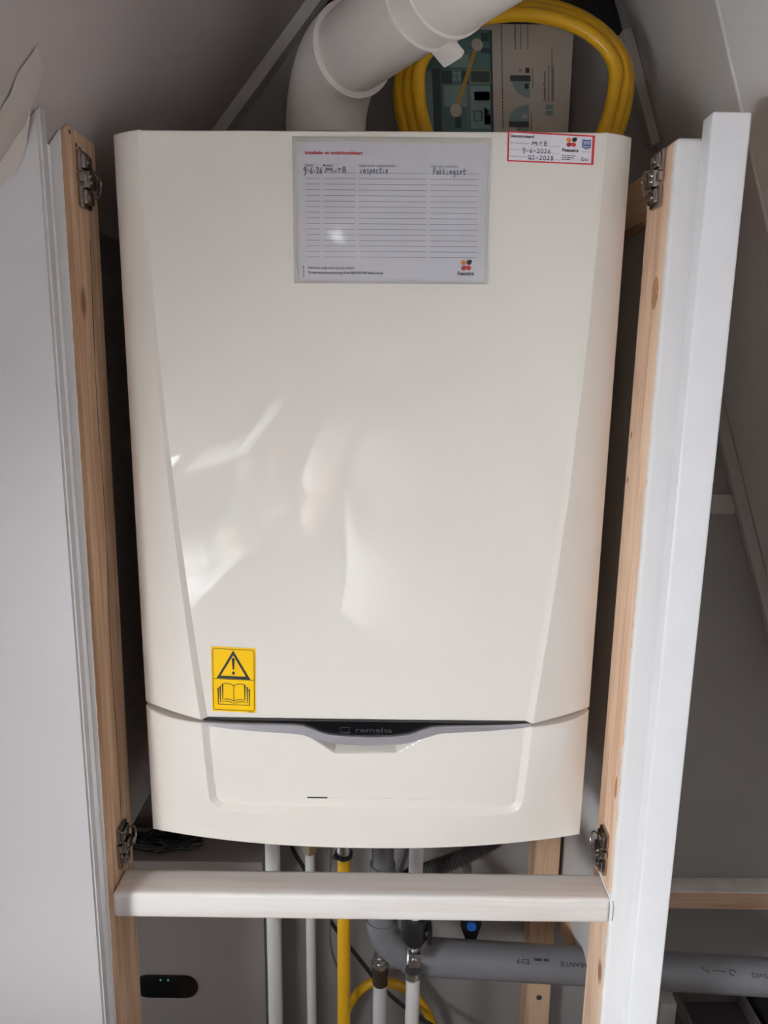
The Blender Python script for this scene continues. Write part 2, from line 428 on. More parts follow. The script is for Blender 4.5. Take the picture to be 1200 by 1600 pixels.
# roof windows, the near one added for its light: frame, sash and pane; the far one has its blind drawn nearly to the sill
def slope_pt(x, y, off): return Vector((x, y, slope_z(x))) + NL * off
for i, (y0, y1, x0, x1) in enumerate(WIN):
    w = thing('window_%d' % (i + 1), '', '', slope_pt((x0 + x1) / 2, (y0 + y1) / 2, 0)); w.o['kind'] = 'structure'
    del w.o['label']; del w.o['category']
    def bar(bm, xa, xb, ya, yb, o0, o1):
        a = [slope_pt(xa, ya, o0), slope_pt(xb, ya, o0), slope_pt(xb, yb, o0), slope_pt(xa, yb, o0)]
        prism(bm, a, NL * (o1 - o0))
    bm = NB(); t = .035; tx = t * .63
    bar(bm, x0, x0 + tx, y0, y1, -.030, .004); bar(bm, x1 - tx, x1, y0, y1, -.030, .004)
    bar(bm, x0, x1, y0, y0 + t, -.030, .004); bar(bm, x0, x1, y1 - t, y1, -.030, .004)
    link('window_frame', bm, M['paint'], w)
    bm = NB(); bar(bm, x0 + tx, x1 - tx, y0 + t, y1 - t, -.026, -.023)
    link('window_pane', bm, M['glass'], w)
    if i == 1:
        bm = NB(); bar(bm, x0 + .085, x1 - tx, y0 + .31, y1 - t, -.018, -.016)
        link('roller_blind', bm, M['fabric'], w)
        bm = NB(); bar(bm, x0 + .078, x0 + .090, y0 + .31, y1 - t, -.020, -.010)
        bar(bm, x0, x1, y0 + .275, y0 + .31, -.026, -.006); bar(bm, x0 + .19, x1, y0, y0 + .275, -.022, -.014)
        link('blind_rail', bm, M['paint'], w)
# ledge under the far window
struct('trim_7', BX(-.795, -.405, -2.4, .08, 1.030, 1.050, bev=.003), M['paint'])

# ------------------------------------------------------------------ the boiler
XC = -.0143; HW_ = .2255; ZT = 1.6908; ZS = 1.1552; ZB = 1.011; YS = .692
def lerp(a, b, t): return a + (b - a) * t
def interp(x, xs, ys):
    for i in range(len(xs) - 1):
        if x <= xs[i + 1]:
            return lerp(ys[i], ys[i + 1], (x - xs[i]) / (xs[i + 1] - xs[i]))
    return ys[-1]
_ft = [0, .25, .48, .725, 1.0]; _fh = [.1985, .1945, .1865, .1745, .1602]
def fold_h(t):                       # smooth half width between the folds
    t = max(0, min(1, t))
    return .1985 - .0105 * t - .0278 * t * t
def tt(z): return (ZT - z) / (ZT - ZS)
def wing_y(t): return .678 - .022 * t
def rec(t): return .0016 + .0042 * max(0, t)
def front_y(x, z):
    t = max(0, min(1, tt(z))); s = (x - XC) / fold_h(t)
    return wing_y(t) + rec(t) - (.0005 + .0003 * t) * (1 - s * s)
def tilt(x): return (x - XC) * .0068   # the top edge rises a little to the right
boiler = thing('boiler', 'white wall hung gas boiler with tapered glossy front between the wooden posts', 'boiler', (XC, .80, ZB))
def cover_upper():
    bm = NB(); rows = []
    zs = [0, .0012, .003] + [i / 40 for i in range(1, 40)] + [.997, .999, 1.0]
    NI = 28
    for t in zs:
        z = lerp(ZT, ZS + .0006, t); h = fold_h(t); y0 = wing_y(t); w = .0016 + .0036 * t; r = rec(t)
        ro = .0022 if t in (0, 1.0) else (.0007 if t in (.0012, .999) else 0)
        row = []
        for sg in (-1, 1):
            side = [(HW_, YS + .022), (HW_, YS + .0015), (HW_ - .0015, YS - .0003)]
            for k in (1, 2, 3): 
                f = k / 4; side.append((lerp(HW_ - .0015, h, f), lerp(YS - .0003, y0, f) - .0016 * math.sin(PI * f)))
            side += [(h + .0006, y0), (h, y0 + .0002), (h - w, y0 + r)]
            pts = [(XC + sg * a, b + ro) for a, b in side]
            if sg == -1: row += pts
            else: right = pts[::-1]
        xl, xr = XC - (h - w), XC + (h - w)
        for k in range(1, NI):
            x = lerp(xl, xr, k / NI); row.append((x, front_y(x, z) + ro))
        row += right
        rows.append([bm.verts.new((x, y, z + tilt(x) * (1 - t))) for x, y in row])
    for a, b in zip(rows, rows[1:]):
        for k in range(len(a) - 1): bm.faces.new((a[k], a[k + 1], b[k + 1], b[k]))
    return bm, rows
bm, rows = cover_upper()
# top and bottom lids
for rw in (rows[0], rows[-1]):
    bm.faces.new(rw if rw is rows[-1] else rw[::-1])
link('front_cover', bm, M['casing'], boiler, smooth=22)
bm = NB()
v8 = []
x0, x1 = XC - HW_ + .001, XC + HW_ - .001
prism(bm, [(x0, .70, ZB + .003), (x1, .70, ZB + .003), (x1, .70, ZT - .001 + tilt(x1)), (x0, .70, ZT - .001 + tilt(x0))], (0, .23, 0))
link('casing', bm, M['casing'], boiler)
# lower cover: frame with a recessed pocket and a scooped finger grip
ZL = 1.1526
def frame_y(x, z):
    t = max(0, min(1, (ZL - z) / (ZL - ZB))); s = min(1, abs((x - XC) / HW_))
    p = lerp(7.0, 2.2, t ** 1.1); B = lerp(.0395, .027, t ** 1.6)
    return YS - B * (1 - s ** p)
def sd_round(x, z):                    # inside distance to the pocket outline
    hx = lerp(.1602, .1570, (ZL - z) / .10); zb = 1.0525; r = .014
    dx = hx - abs(x - XC); dz = z - zb
    if dx < r and dz < r: return r - math.hypot(r - dx, r - dz)
    return min(dx, dz)
GRIP = [(-.083, 1.1475), (-.0456, 1.1205), (.0155, 1.1213), (.056, 1.1485)]
def sd_grip(x, z):
    d = 1e9
    for (ax, az), (bx_, bz) in ((GRIP[0], GRIP[1]), (GRIP[1], GRIP[2]), (GRIP[2], GRIP[3])):
        ex, ez = bx_ - ax, bz - az; l = math.hypot(ex, ez)
        d = min(d, (-(x - ax) * ez + (z - az) * ex) / l)
    return d
def low_y(x, z):
    y = frame_y(x, z)
    d = sd_round(x, z)
    if d > 0: y += .0066 * min(1, d / .0058)
    g = sd_grip(x, z)
    if g > 0: y += .0135 * min(1, g / .0055)
    return y
bm = NB(); rows = []
NX, NZ = 400, 150
for j in range(NZ + 1):
    z = lerp(ZL, ZB, j / NZ); row = []
    ro = .0018 if j in (0, NZ) else (.0005 if j in (1, NZ - 1) else 0)
    row.append(bm.verts.new((XC - HW_, YS + .022, z))); row.append(bm.verts.new((XC - HW_, YS + .0012, z)))
    for i in range(NX + 1):
        x = lerp(XC - HW_ + .001, XC + HW_ - .001, i / NX); row.append(bm.verts.new((x, low_y(x, z) + ro, z)))
    row.append(bm.verts.new((XC + HW_, YS + .0012, z))); row.append(bm.verts.new((XC + HW_, YS + .022, z)))
    rows.append(row)
for a, b in zip(rows, rows[1:]):
    for k in range(len(a) - 1): bm.faces.new((a[k], a[k + 1], b[k + 1], b[k]))
bm.faces.new(rows[0][::-1]); bm.faces.new(rows[-1])
link('lower_cover', bm, M['casing'], boiler, smooth=24)
# grey trim with the dip, dark display behind it
UP = [(-.1732, 1.1538), (-.130, 1.1537), (-.0830, 1.1533), (-.0700, 1.1508), (-.0500, 1.1440), (-.0127, 1.1418), (.0230, 1.1440), (.0420, 1.1505), (.0560, 1.1533), (.105, 1.1545), (.1452, 1.1553)]
LO = [(-.1700, 1.1503), (-.130, 1.1468), (-.0830, 1.1440), (-.0680, 1.1405), (-.0460, 1.1345), (-.0127, 1.1330), (.0230, 1.1352), (.0460, 1.1425), (.0600, 1.1465), (.105, 1.1495), (.1435, 1.1528)]
def curve2(P): return [(p.x, p.y) for p in catmull([(a, b, 0) for a, b in P], 6)]
U, Lw = curve2(UP), curve2(LO)
def strip_y(x): return frame_y(x, 1.148) + .0006
bm = NB(); q = []
for (a, b), (c, d) in zip(U, Lw):
    ya, yc = strip_y(a), strip_y(c)
    q.append([bm.verts.new(p) for p in ((a, ya + .012, b), (a, ya + .0006, b), (a, ya, b - .0006), (c, yc, d + .0006), (c, yc + .0006, d), (c, yc + .012, d))])
for a, b in zip(q, q[1:]):
    for k in range(5): bm.faces.new((a[k], a[k + 1], b[k + 1], b[k]))
bm.faces.new(q[0]); bm.faces.new(q[-1][::-1])
o = link('handle_trim', bm, M['brush'], boiler); o['label'] = 'brushed grey trim dipping in the middle'
bm = NB(); q = []
for (a, b), (c, d) in zip(U, Lw):
    y = strip_y(a) + .0042; m_ = (b + d) / 2
    q.append([bm.verts.new((a, y, 1.1560)), bm.verts.new((a, y, m_)), bm.verts.new((a, y + .006, m_)), bm.verts.new((a, y + .006, 1.1560))])
for a, b in zip(q, q[1:]):
    for k in range(4): bm.faces.new((a[k], a[(k + 1) % 4], b[(k + 1) % 4], b[k]))
o = link('display_panel', bm, M['gloss_black'], boiler); o['label'] = 'gloss black display strip'
disp = sub(o)
bm = NB()
fd = lambda u, v: Vector((u, strip_y(u) + .0038, v))
text2(bm, 'remeha', -.0255, 1.1452, .0050, fd, width=.036, bold=.012, down=False)
stroke2(bm, [(-.0395, 1.1445), (-.0395, 1.1500), (-.0300, 1.1500), (-.0315, 1.1470), (-.0300, 1.1445)], .0007, fd, True)
link('brand_lettering', bm, M['dgreytext'], disp, smooth=0, normals=False)
bm = NB()
for k in range(8):
    pass
xa, xb = -.0735, -.0530
box(bm, xa, xb, low_y(-.063, 1.069) - .0003, low_y(-.063, 1.069) + .004, 1.0683, 1.0700, bev=.0003)
o = link('status_slot', bm, M['dgrey'], boiler); o['label'] = 'small dark status light slot'
bm = NB(); q = []
for k in range(25):
    x = lerp(-.0530, .050, k / 24); y = low_y(x, 1.069); h = lerp(.00035, .0001, k / 24)
    q.append([bm.verts.new((x, y + .0005, 1.0692 + h)), bm.verts.new((x, y - .0006, 1.0692)), bm.verts.new((x, y + .0005, 1.0692 - h * 2))])
for a, b in zip(q, q[1:]):
    for k in range(2): bm.faces.new((a[k], a[k + 1], b[k + 1], b[k]))
link('moulded_line', bm, M['casing'], boiler)

# yellow warning sticker (u, v in its own picture units, v down)
def quad(tl, tr, br, bl, off):
    """map (0..1, 0..1) in the quad of (x, z) corners to the boiler front, OFF metres proud"""
    def fn(u, v):
        x = lerp(lerp(tl[0], tr[0], u), lerp(bl[0], br[0], u), v); z = lerp(lerp(tl[1], tr[1], u), lerp(bl[1], br[1], u), v)
        return Vector((x, front_y(x, z) - off, z))
    return fn
SQ = ((-.1640, 1.2292), (-.1212, 1.2276), (-.1220, 1.1618), (-.1648, 1.1632))
def s1(off):
    f = quad(*SQ, off); return lambda u, v: f((u - 384) / 216, (v - 95) / 305)
bm = NB(); rect2(bm, 384, 95, 600, 400, s1(.0004), 6, 6)
st = link('warning_sticker', bm, M['yel_st'], boiler, smooth=0); st['label'] = 'yellow sticker with black warning triangle and open book'
ns = sub(st)
bm = NB(); f = s1(.0007)
def rrect(u0, v0, u1, v1, r, n=5):
    P = []
    for cx_, cy_, a in ((u1 - r, v0 + r, -PI / 2), (u1 - r, v1 - r, 0), (u0 + r, v1 - r, PI / 2), (u0 + r, v0 + r, PI)):
        for k in range(n + 1): P.append((cx_ + r * math.cos(a + PI / 2 * k / n), cy_ + r * math.sin(a + PI / 2 * k / n)))
    return P
stroke2(bm, rrect(392, 104, 592, 391, 9), 2.6, f, True)
stroke2(bm, [(392, 245), (592, 245)], 2.6, f)
# triangle as an outline with round corners
stroke2(bm, [(491, 121), (563, 236), (419, 236)], 12, f, True)
for c in ((491, 117), (566, 238), (416, 238)): disc2(bm, c, 5.0, f)
poly2(bm, [(484, 150), (498, 150), (494.5, 199), (487.5, 199)], f); disc2(bm, (491, 151), 7, f, n=14); disc2(bm, (491, 215), 7.5, f)
# open book
stroke2(bm, [(492, 272), (492, 345)], 3, f)
for sg in (-1, 1):
    X = lambda a: 492 + sg * a
    stroke2(bm, [(X(0), 274), (X(14), 268), (X(30), 265), (X(46), 266), (X(54), 269), (X(54), 343), (X(40), 339), (X(24), 339), (X(0), 347)], 3.2, f)
    stroke2(bm, [(X(54), 279), (X(66), 279), (X(66), 354), (X(40), 349), (X(20), 351), (X(8), 357), (X(0), 357)], 3, f)
    stroke2(bm, [(X(66), 288), (X(76), 288), (X(76), 365), (X(10), 365), (X(0), 366)], 3, f)
dashes(bm, 562, 592, 397, 2.5, f)
link('warning_symbol', bm, M['ink'], ns, smooth=0, normals=False)

# inspection sticker, top right
S2 = ((.1012, 1.6918), (.1757, 1.6890), (.1757, 1.6655), (.1015, 1.6675))
def s2(off):
    f = quad(*S2, off); return lambda u, v: f((u - 78) / 744, (v - 64) / 280)
bm = NB(); rect2(bm, 78, 64, 822, 344, s2(.0004), 8, 3)
st = link('inspection_sticker', bm, M['red'], boiler, smooth=0); st['label'] = 'red bordered white inspection sticker with handwriting'
ns = sub(st)
bm = NB(); rect2(bm, 92, 79, 800, 331, s2(.0006), 8, 3); link('writing_field', bm, M['label'], ns, smooth=0)
bm = NB(); f = s2(.0008)
text2(bm, 'Gecontroleerd', 98, 120, 27, f, width=202, bold=.035)
text2(bm, 'Feenstra', 547, 229, 28, f, width=140, bold=.045)
text2(bm, 'door (paraaf/naam):', 98, 176, 10, f, width=170); text2(bm, 'op (datum):', 98, 236, 10, f, width=95); text2(bm, 'Volgende controle:', 98, 299, 10, f, width=150)
for v, e in ((268, 665), (287, 650), (304, 622)): dashes(bm, 546, e, v, 8, f)
for v in (292, 304): dashes(bm, 712, 778, v, 7, f)
dashes(bm, 712, 735, 278, 7, f); dashes(bm, 715, 785, 226, 4, f)
stroke2(bm, [(292, 186), (530, 190)], 2, f); stroke2(bm, [(200, 247), (530, 251)], 2, f); stroke2(bm, [(255, 309), (530, 313)], 2, f)
link('printed_text', bm, M['ink2'], ns, smooth=0, normals=False)
bm = NB()
hand(bm, 'M', 282, 187, 38, 52, 6, f); hand(bm, '-', 334, 184, 26, 28, 6, f); hand(bm, 'TB', 348, 184, 38, 36, 6, f)
hand(bm, '9-6-2026', 205, 255, 40, 31, 6, f); hand(bm, 'Q2-2028', 256, 318, 40, 32, 6, f)
link('handwriting', bm, M['pen'], ns, smooth=0, normals=False)
def logo(parent, f, cx_, cy_, s, asp=1.0):
    """four petal emblem: orange-red and black over dark red and red"""
    def petal(bm, dx, dy, tip):
        # round petal of radius .46 s with a drawn-out TIP
        c = Vector((cx_ + dx * s * asp, cy_ + dy * s)); P = []
        for k in range(20):
            a = 2 * PI * k / 20; d = Vector((math.cos(a), math.sin(a)))
            k2 = 1 + tip[2] * max(0, d.dot(Vector(tip[:2]))) ** 6
            P.append((c.x + d.x * s * .47 * k2 * asp, c.y + d.y * s * .47 * k2))
        poly2(bm, P, f)
    h = .707
    bm = NB(); petal(bm, -.52, -.52, (h, h, .25)); link('logo_petal', bm, M['orange'], parent, smooth=0, normals=False)
    bm = NB(); petal(bm, .56, -.55, (h, -h, .40)); link('logo_petal', bm, M['ink'], parent, smooth=0, normals=False)
    bm = NB(); petal(bm, -.45, .55, (h, -h, .20)); link('logo_petal', bm, M['dred'], parent, smooth=0, normals=False)
    bm = NB(); petal(bm, .48, .52, (-h, -h, .25)); link('logo_petal', bm, M['red'], parent, smooth=0, normals=False)
logo(ns, s2(.0008), 621, 140, 44, 1.0)
bm = NB(); poly2(bm, [(714, 104), (752, 112), (788, 104), (790, 182), (752, 204), (714, 182)], s2(.0008)); link('badge', bm, M['blue'], ns, smooth=0, normals=False)
bm = NB(); f = s2(.0009)
stroke2(bm, [(722, 124), (738, 132), (766, 132), (782, 124)], 6, f)
for u, v in ((738, 146), (768, 144)): stroke2(bm, [(u + 9 * math.cos(a * PI / 4), v + 8 * math.sin(a * PI / 4)) for a in range(8)], 4, f, True)
stroke2(bm, [(722, 168), (738, 178), (752, 172), (768, 178), (782, 166)], 5, f); stroke2(bm, [(740, 190), (764, 190)], 4, f)
link('badge_motif', bm, M['label'], ns, smooth=0, normals=False)

# ------------------------------------------------------------------ maintenance card in its clear sleeve
CQ = ((-.0778, 1.6805), (.0848, 1.6812), (.0855, 1.5675), (-.0772, 1.5665))
def cm(off):
    f = quad(*CQ, off); return lambda u, v: f((u - 85) / 1050, (v - 70) / 785)
card = thing('maintenance_card', 'white ruled service record card in clear plastic sleeve stuck on the boiler front', 'card', (.004, .672, 1.565))
bm = NB(); rect2(bm, 85, 70, 1135, 855, cm(.0010), 16, 10); link('paper', bm, M['paper'], card)
f = cm(.0013)
bm = NB(); text2(bm, 'Installatie- en onderhoudskaart', 126, 136, 19, f, width=318, bold=.028); link('heading_text', bm, M['red'], card, smooth=0, normals=False)
bm = NB()
for s, u, w in (('Datum', 126, 44), ('Monteur', 226, 56), ('Uitgevoerde werkzaamheden', 424, 202), ('Gebruikte materialen', 822, 150)): text2(bm, s, u, 203, 13, f, width=w, bold=.008)
text2(bm, 'Informatie nodig of een storing melden?', 136, 783, 14, f, width=262, bold=.012)
text2(bm, 'Ga naar feenstra.com/storing of bel 088 8455 000 (lokaal tarief)', 136, 811, 14, f, width=425, bold=.012)
text2(bm, 'Feenstra', 981, 814, 21, f, width=93, bold=.03)
dashes(bm, 765, 830, 112, 5, f, vert=True)
link('printed_text', bm, M['ink2'], card, smooth=0, normals=False)
bm = NB()
for k in range(16):
    v = 238 + 31.7 * k
    for u0, u1 in ((127, 207), (226, 405), (423, 803), (821, 1086)): rect2(bm, u0, v - 1.3, u1, v + 1.3, f, 6, 1)
link('ruled_lines', bm, M['line'], card, smooth=0)
bm = NB()
hand(bm, '9-6-26', 118, 242, 34, 17.5, 4.6, f); hand(bm, 'M', 236, 238, 30, 48, 4.6, f); hand(bm, '-', 284, 238, 22, 22, 4.6, f); hand(bm, 'TB', 303, 236, 29, 27, 4.6, f)
hand(bm, 'inspectie', 430, 239, 34, 17.6, 4.6, f); hand(bm, 'Pakkingset', 832, 242, 34, 18.5, 4.6, f)
stroke2(bm, [(985, 228), (1024, 222)], 3.4, f)
link('handwriting', bm, M['pen'], card, smooth=0, normals=False)
logo(card, f, 1029, 757, 30)
def sl_fn(u, v):
    p = cm(.0024)(u, v)
    p.y -= .0078 * math.exp(-((u - 400) / 170) ** 2 - ((v - 430) / 240) ** 2) + .0022 * math.exp(-((u - 700) / 160) ** 2 - ((v - 250) / 220) ** 2)
    return p
bm = NB(); rect2(bm, 58, 42, 1150, 868, sl_fn, 56, 44); link('sleeve', bm, M['sleeve'], card)
bm = NB()
for a in ((58, 42, 1150, 66), (58, 852, 1150, 868), (58, 66, 78, 852), (1134, 66, 1150, 852)): rect2(bm, *a, cm(.0027), 12, 8)
stroke2(bm, [(60, 44), (1148, 44), (1146, 866), (62, 864)], 5, cm(.0031), True)
link('sleeve_rim', bm, M['weld'], card)

# ------------------------------------------------------------------ cupboard frame
frame = thing('cupboard_frame', 'wooden cupboard frame of two posts and a whitewashed crossbar around the boiler', 'frame', (0, .65, 0))
def xl(z): return -.2645 - .0085 * (1.687 - z)
bm = NB()
zt0 = slope_z(-.2645) - .0015
prism(bm, [(xl(0), .650, 0), (xl(zt0), .650, zt0), (-.310, .650, slope_z(-.310) - .0015), (-.325, .650, 0)], (0, .064, 0))
es = [e for e in bm.edges if abs(e.verts[0].co.z - e.verts[1].co.z) > .5 and max(v.co.x for v in e.verts) > -.29 and e.verts[0].co.y < .66]
bmesh.ops.bevel(bm, geom=es, offset=.004, segments=4, affect='EDGES')
pL = link('post', bm, M['w_postL'], frame); pL['label'] = 'bare wood post with white front edge beside the left partition'
bm = NB()
# filler lath between partition and post, set back
box(bm, -.300, -.2770, .6205, .6495, .0, 1.668)
link('filler_lath', bm, M['paint'], frame)
bm = BX(.2352, .2800, .650, .713, 0, 1.6805, bev=.0042, seg=4)
pR = link('post', bm, M['w_postR'], frame); pR['label'] = 'bare pine post with ragged white paint on its front, beside the white board'
bm = BX(.2545, .2853, .630, .6497, 0, 1.6942, bev=.0022, seg=3)
o = link('edge_board', bm, M['paint'], frame); o['label'] = 'tall white painted board fixed to the front of a post'
bm = BX(-.2703, .2350, .650, .6885, .9395, .9680, bev=.0048, seg=4)
o = link('crossbar', bm, M['w_bar'], frame); o['label'] = 'whitewashed horizontal crossbar'
for yk, zk, ry_, rz_ in ((.671, 1.560, .0075, .014), (.703, 1.432, .0022, .0035), (.703, 1.389, .0024, .0030), (.664, 1.085, .0030, .012)):
    bm = NB(); fk = lambda u, v: Vector((.23495, u, v))
    disc2(bm, (yk, zk), ry_, fk, rz_, 22)
    o = link('knot', bm, mat('brown knot', (.50, .27, .15), .6, var=.35, vscale=300), Node(pR, (0, .65, 0)), smooth=0)
    o['label'] = 'brown knot in the pine'
# caulk where the crossbar meets the right post
bm = NB()
tube(bm, catmull([(.2350, .6895, .9688), (.2346, .675, .9686), (.2350, .655, .9675), (.2354, .6492, .962), (.2352, .6490, .945)], 6), .0016, 7)
o = link('caulk_bead', bm, M['caulk'], frame)
o = link('side_batten', BX(.2450, .2800, .7135, YB - .001, 1.6335, 1.6770, bev=.002), M['w_bat'], frame)
o = link('side_batten', BX(.2590, .2800, .7135, .7765, .7030, .7530, bev=.002), M['w_bat'], frame)
o = link('side_batten', BX(.2590, .2800, .8235, YB - .001, .7030, .7530, bev=.002), M['w_bat'], frame)
bm = NB(); n_ = 26; L1 = []; L2 = []
for k in range(n_ + 1):
    z = lerp(1.02, 1.60, k / n_); y = .6865 + .0022 * math.sin(k * .55) + .004 * (z - 1.3); w = .0005 + .0004 * abs(math.sin(k * .9))
    L1.append(bm.verts.new((xl(z) + .0003, y - w, z))); L2.append(bm.verts.new((xl(z) + .0003, y + w, z)))
for k in range(n_): bm.faces.new((L1[k], L1[k + 1], L2[k + 1], L2[k]))
o = link('drying_crack', bm, mat('dark crack', (.16, .085, .05), .8), Node(pL, (0, .65, 0)), smooth=0)

# hinge mounting plates on the inner faces of the posts
def hinge_plate(x, y, z, s, tiltv, post, flip=1):
    """x: post face, s: +1 looks to +x; tab, body and wire loop"""
    bm = NB()
    def b(y0, y1, z0, z1, d0, d1, bev):
        xa, xb = x + s * d0, x + s * d1
        box(bm, min(xa, xb), max(xa, xb), y + y0, y + y1, z + z0, z + z1, bev, 2)
    b(-.0105, .0105, .0055, .0235, 0, .0045, .0022)          # upper tab
    b(-.0095, .0085, .008, .0205, .003, .0075, .0025)
    b(-.0105, .0105, -.0235, -.0055, 0, .0045, .0022)        # lower tab
    b(-.0095, .0085, -.0205, -.008, .003, .0075, .0025)
    b(-.0070, .0090, -.0070, .0070, 0, .0095, .0018)         # middle block
    b(-.0120, -.0050, -.0030, .0050, .001, .0060, .0012)
    for zz in (-.0145, .0145):                               # screw heads
        tube(bm, [(x + s * .0065, y - .001, z + zz), (x + s * .0088, y - .001, z + zz)], .0036, 12)
    for zz in (-.0025, .0025):
        tube(bm, [(x + s * .009, y - .004, z + zz), (x + s * .0112, y - .004, z + zz)], .0014, 8)
    zo = .0015 if flip > 0 else -.0015
    pts = [(x + s * .006, y + .007, z + zo + .0075 * flip), (x + s * .0085, y + .014, z + zo + .007 * flip), (x + s * .009, y + .0205, z + zo + .002 * flip), (x + s * .0085, y + .0205, z + zo - .006 * flip), (x + s * .0075, y + .0155, z + zo - .0125 * flip), (x + s * .005, y + .009, z + zo - .0125 * flip)]
    tube(bm, catmull(pts, 5), .0011, 8)
    tube(bm, [(x + s * .008, y + .014, z + zo + .0078 * flip), (x + s * .008, y + .019, z + zo + .0045 * flip)], .0021, 8)
    R = Matrix.Rotation(tiltv, 4, 'X')
    c = Vector((x, y, z))
    bmesh.ops.transform(bm, matrix=Matrix.Translation(c) @ R @ Matrix.Translation(-c), verts=bm.verts)
    o = link('hinge_plate', bm, M['steel'], Node(post, (0, .65, 0)))
    return o
o = hinge_plate(xl(1.65), .680, 1.6480, 1, 0, pL); o['label'] = 'nickel hinge plate near the top of a post'
o = hinge_plate(xl(1.00), .681, 1.0020, 1, 0, pL, -1); o['label'] = 'nickel hinge plate just above the crossbar'
o = hinge_plate(.2352, .682, 1.6550, -1, 0, pR); o['label'] = 'nickel hinge plate near the top of a post'
o = hinge_plate(.2352, .681, 1.0020, -1, 0, pR, -1); o['label'] = 'nickel hinge plate just above the crossbar'
# old screw holes above the left plate
bm = NB()
for yy, zz in ((.660, 1.6815), (.672, 1.6745), (.680, 1.6735)):
    tube(bm, [(xl(1.68) - .001, yy, zz), (xl(1.68) + .0004, yy, zz)], .0018, 8)
o = link('screw_hole', bm, M['dgrey'], Node(pL, (0, .65, 0)))

# ------------------------------------------------------------------ flue
flue = thing('flue_pipe', 'white plastic flue pipe bending out of the boiler top towards the room', 'pipe', (-.0663, .84, ZT))
d = Vector((.47, -.881, -.03)).normalized(); PX, PY = -.0663, .84
RB = .056; zb0 = 1.7370
link('riser', TB([(PX, PY, ZT + .001), (PX, PY, zb0 + .002)], .0335, 40), M['flue'], flue)
pts = []
for k in range(17):
    a = PI / 2 * k / 16
    pts.append(Vector((PX, PY, zb0)) + d * (RB * (1 - math.cos(a))) + Vector((0, 0, RB * math.sin(a))))
e0 = pts[-1]
pts = [Vector((PX, PY, zb0 - .012))] + pts + [e0 + d * .012]
bm = TB(pts, [.0400] + [.0418] * 17 + [.0420], 44, caps=False)
# rolled lip at the mouth
prev = e0 + d * .012
tube(bm, [prev - d * .002, prev, prev + d * .0008, prev + d * .0005], [.0420, .0424, .0412, .0370], 44, caps=False)
link('elbow', bm, M['flue'], flue)
link('straight_pipe', TB([e0, e0 + d * .34], .0372, 44), M['flue'], flue)
c0 = e0 + d * .146
bm = TB([c0, c0 + d * .001, c0 + d * .0035, c0 + d * .004, c0 + d * .030, c0 + d * .0305, c0 + d * .034, c0 + d * .035, c0 + d * .17], [.0374, .0412, .0414, .0392, .0392, .0414, .0414, .0396, .0396], 44)
link('collar', bm, M['flue'], flue)
# snap tab under the collar
side = -d.cross(Vector((0, 0, 1))).normalized()
tc_ = c0 + d * .004 + side * .018 - Vector((0, 0, 1)) * .0385
rotz = math.atan2(d.y, d.x)
bm = BX(-.013, .013, -.0035, .0035, -.010, .010, bev=.002)
ang = math.atan2(-.0235, .0345)
bmesh.ops.transform(bm, verts=bm.verts, matrix=Matrix.Translation(tc_) @ Matrix.Rotation(rotz, 4, 'Z') @ Matrix.Rotation(.95, 4, 'X'))
link('snap_tab', bm, M['flue'], flue)
e1 = e0 + d * .33
pts = [e1 + d * (RB * math.sin(a * PI / 24)) + Vector((0, 0, RB * (1 - math.cos(a * PI / 24)))) for a in range(13)]
pts = [e1 - d * .01] + pts + [pts[-1] + Vector((0, 0, .21))]
link('elbow', TB(pts, .041, 40), M['flue'], flue)

# ------------------------------------------------------------------ coiled yellow hose and the printed carton on the boiler top
bm = NB(); pts = []
NSTEP = 72; total = 4
# per turn: centre x, half width, height above the centre, y
turns = [(.1340, .1000, .0560, .842), (.1370, .1090, .0650, .850), (.1350, .1190, .0730, .861), (.1330, .1240, .0830, .868), (.1335, .1225, .0790, .880)]
for i in range(NSTEP * total + 1):
    q_ = i / NSTEP; k = min(int(q_), total - 1); fr = q_ - k
    cx_, rx_, hz_, yy = [lerp(turns[k][j], turns[k + 1][j], fr) for j in range(4)]
    a = 2 * PI * q_ - PI / 2 + .9
    sn = math.sin(a)
    x = cx_ + rx_ * math.cos(a); z = 1.7900 + (hz_ * sn if sn > 0 else .125 * sn)
    pts.append(Vector((x, yy, max(z, 1.7025))))
tube(bm, pts, .0069, 14)
hose = tag(link('gas_hose', bm, M['hose']), 'coil of yellow rubber gas hose standing on the boiler top', 'hose')

carton = thing('carton', 'printed cardboard box with teal house picture standing behind the coiled yellow hose', 'box', (.115, .905, 1.6925))
YC = .895
link('carton_body', BX(.0330, .2010, YC, .932, 1.6945, 1.8605, bev=.0008), M['carton'], carton)
def cf(off=.0004):
    def fn(u, v):
        px, py = 640 + u / 4.615, 20 + v / 4.615
        return Vector((.0404 + (px - 665) * .000704 - (200 - py) * .00004, YC - off, 1.7504 + (200 - py) * .000634))
    return fn
f = cf()
bm = NB(); rect2(bm, 90, 75, 622, 1000, f); link('picture_print', bm, M['teal'], carton, smooth=0)
bm = NB(); f = cf(.0006)
for r_ in ((90, 380, 182, 1000), (455, 485, 600, 800), (262, 480, 430, 640), (300, 250, 450, 350), (330, 380, 358, 410), (366, 380, 392, 410), (330, 418, 358, 448), (366, 418, 392, 448), (570, 655, 590, 690)): rect2(bm, *r_, f)
link('picture_detail', bm, M['teal2'], carton, smooth=0)
bm = NB()
for r_ in ((182, 360, 242, 1000), (603, 80, 622, 1000), (247, 375, 326, 470), (396, 375, 440, 470), (466, 375, 598, 455), (484, 525, 596, 590), (555, 642, 570, 770), (570, 695, 600, 770), (340, 715, 385, 800), (250, 250, 440, 256), (500, 180, 610, 185), (545, 100, 600, 160), (540, 205, 606, 245)): rect2(bm, *r_, f)
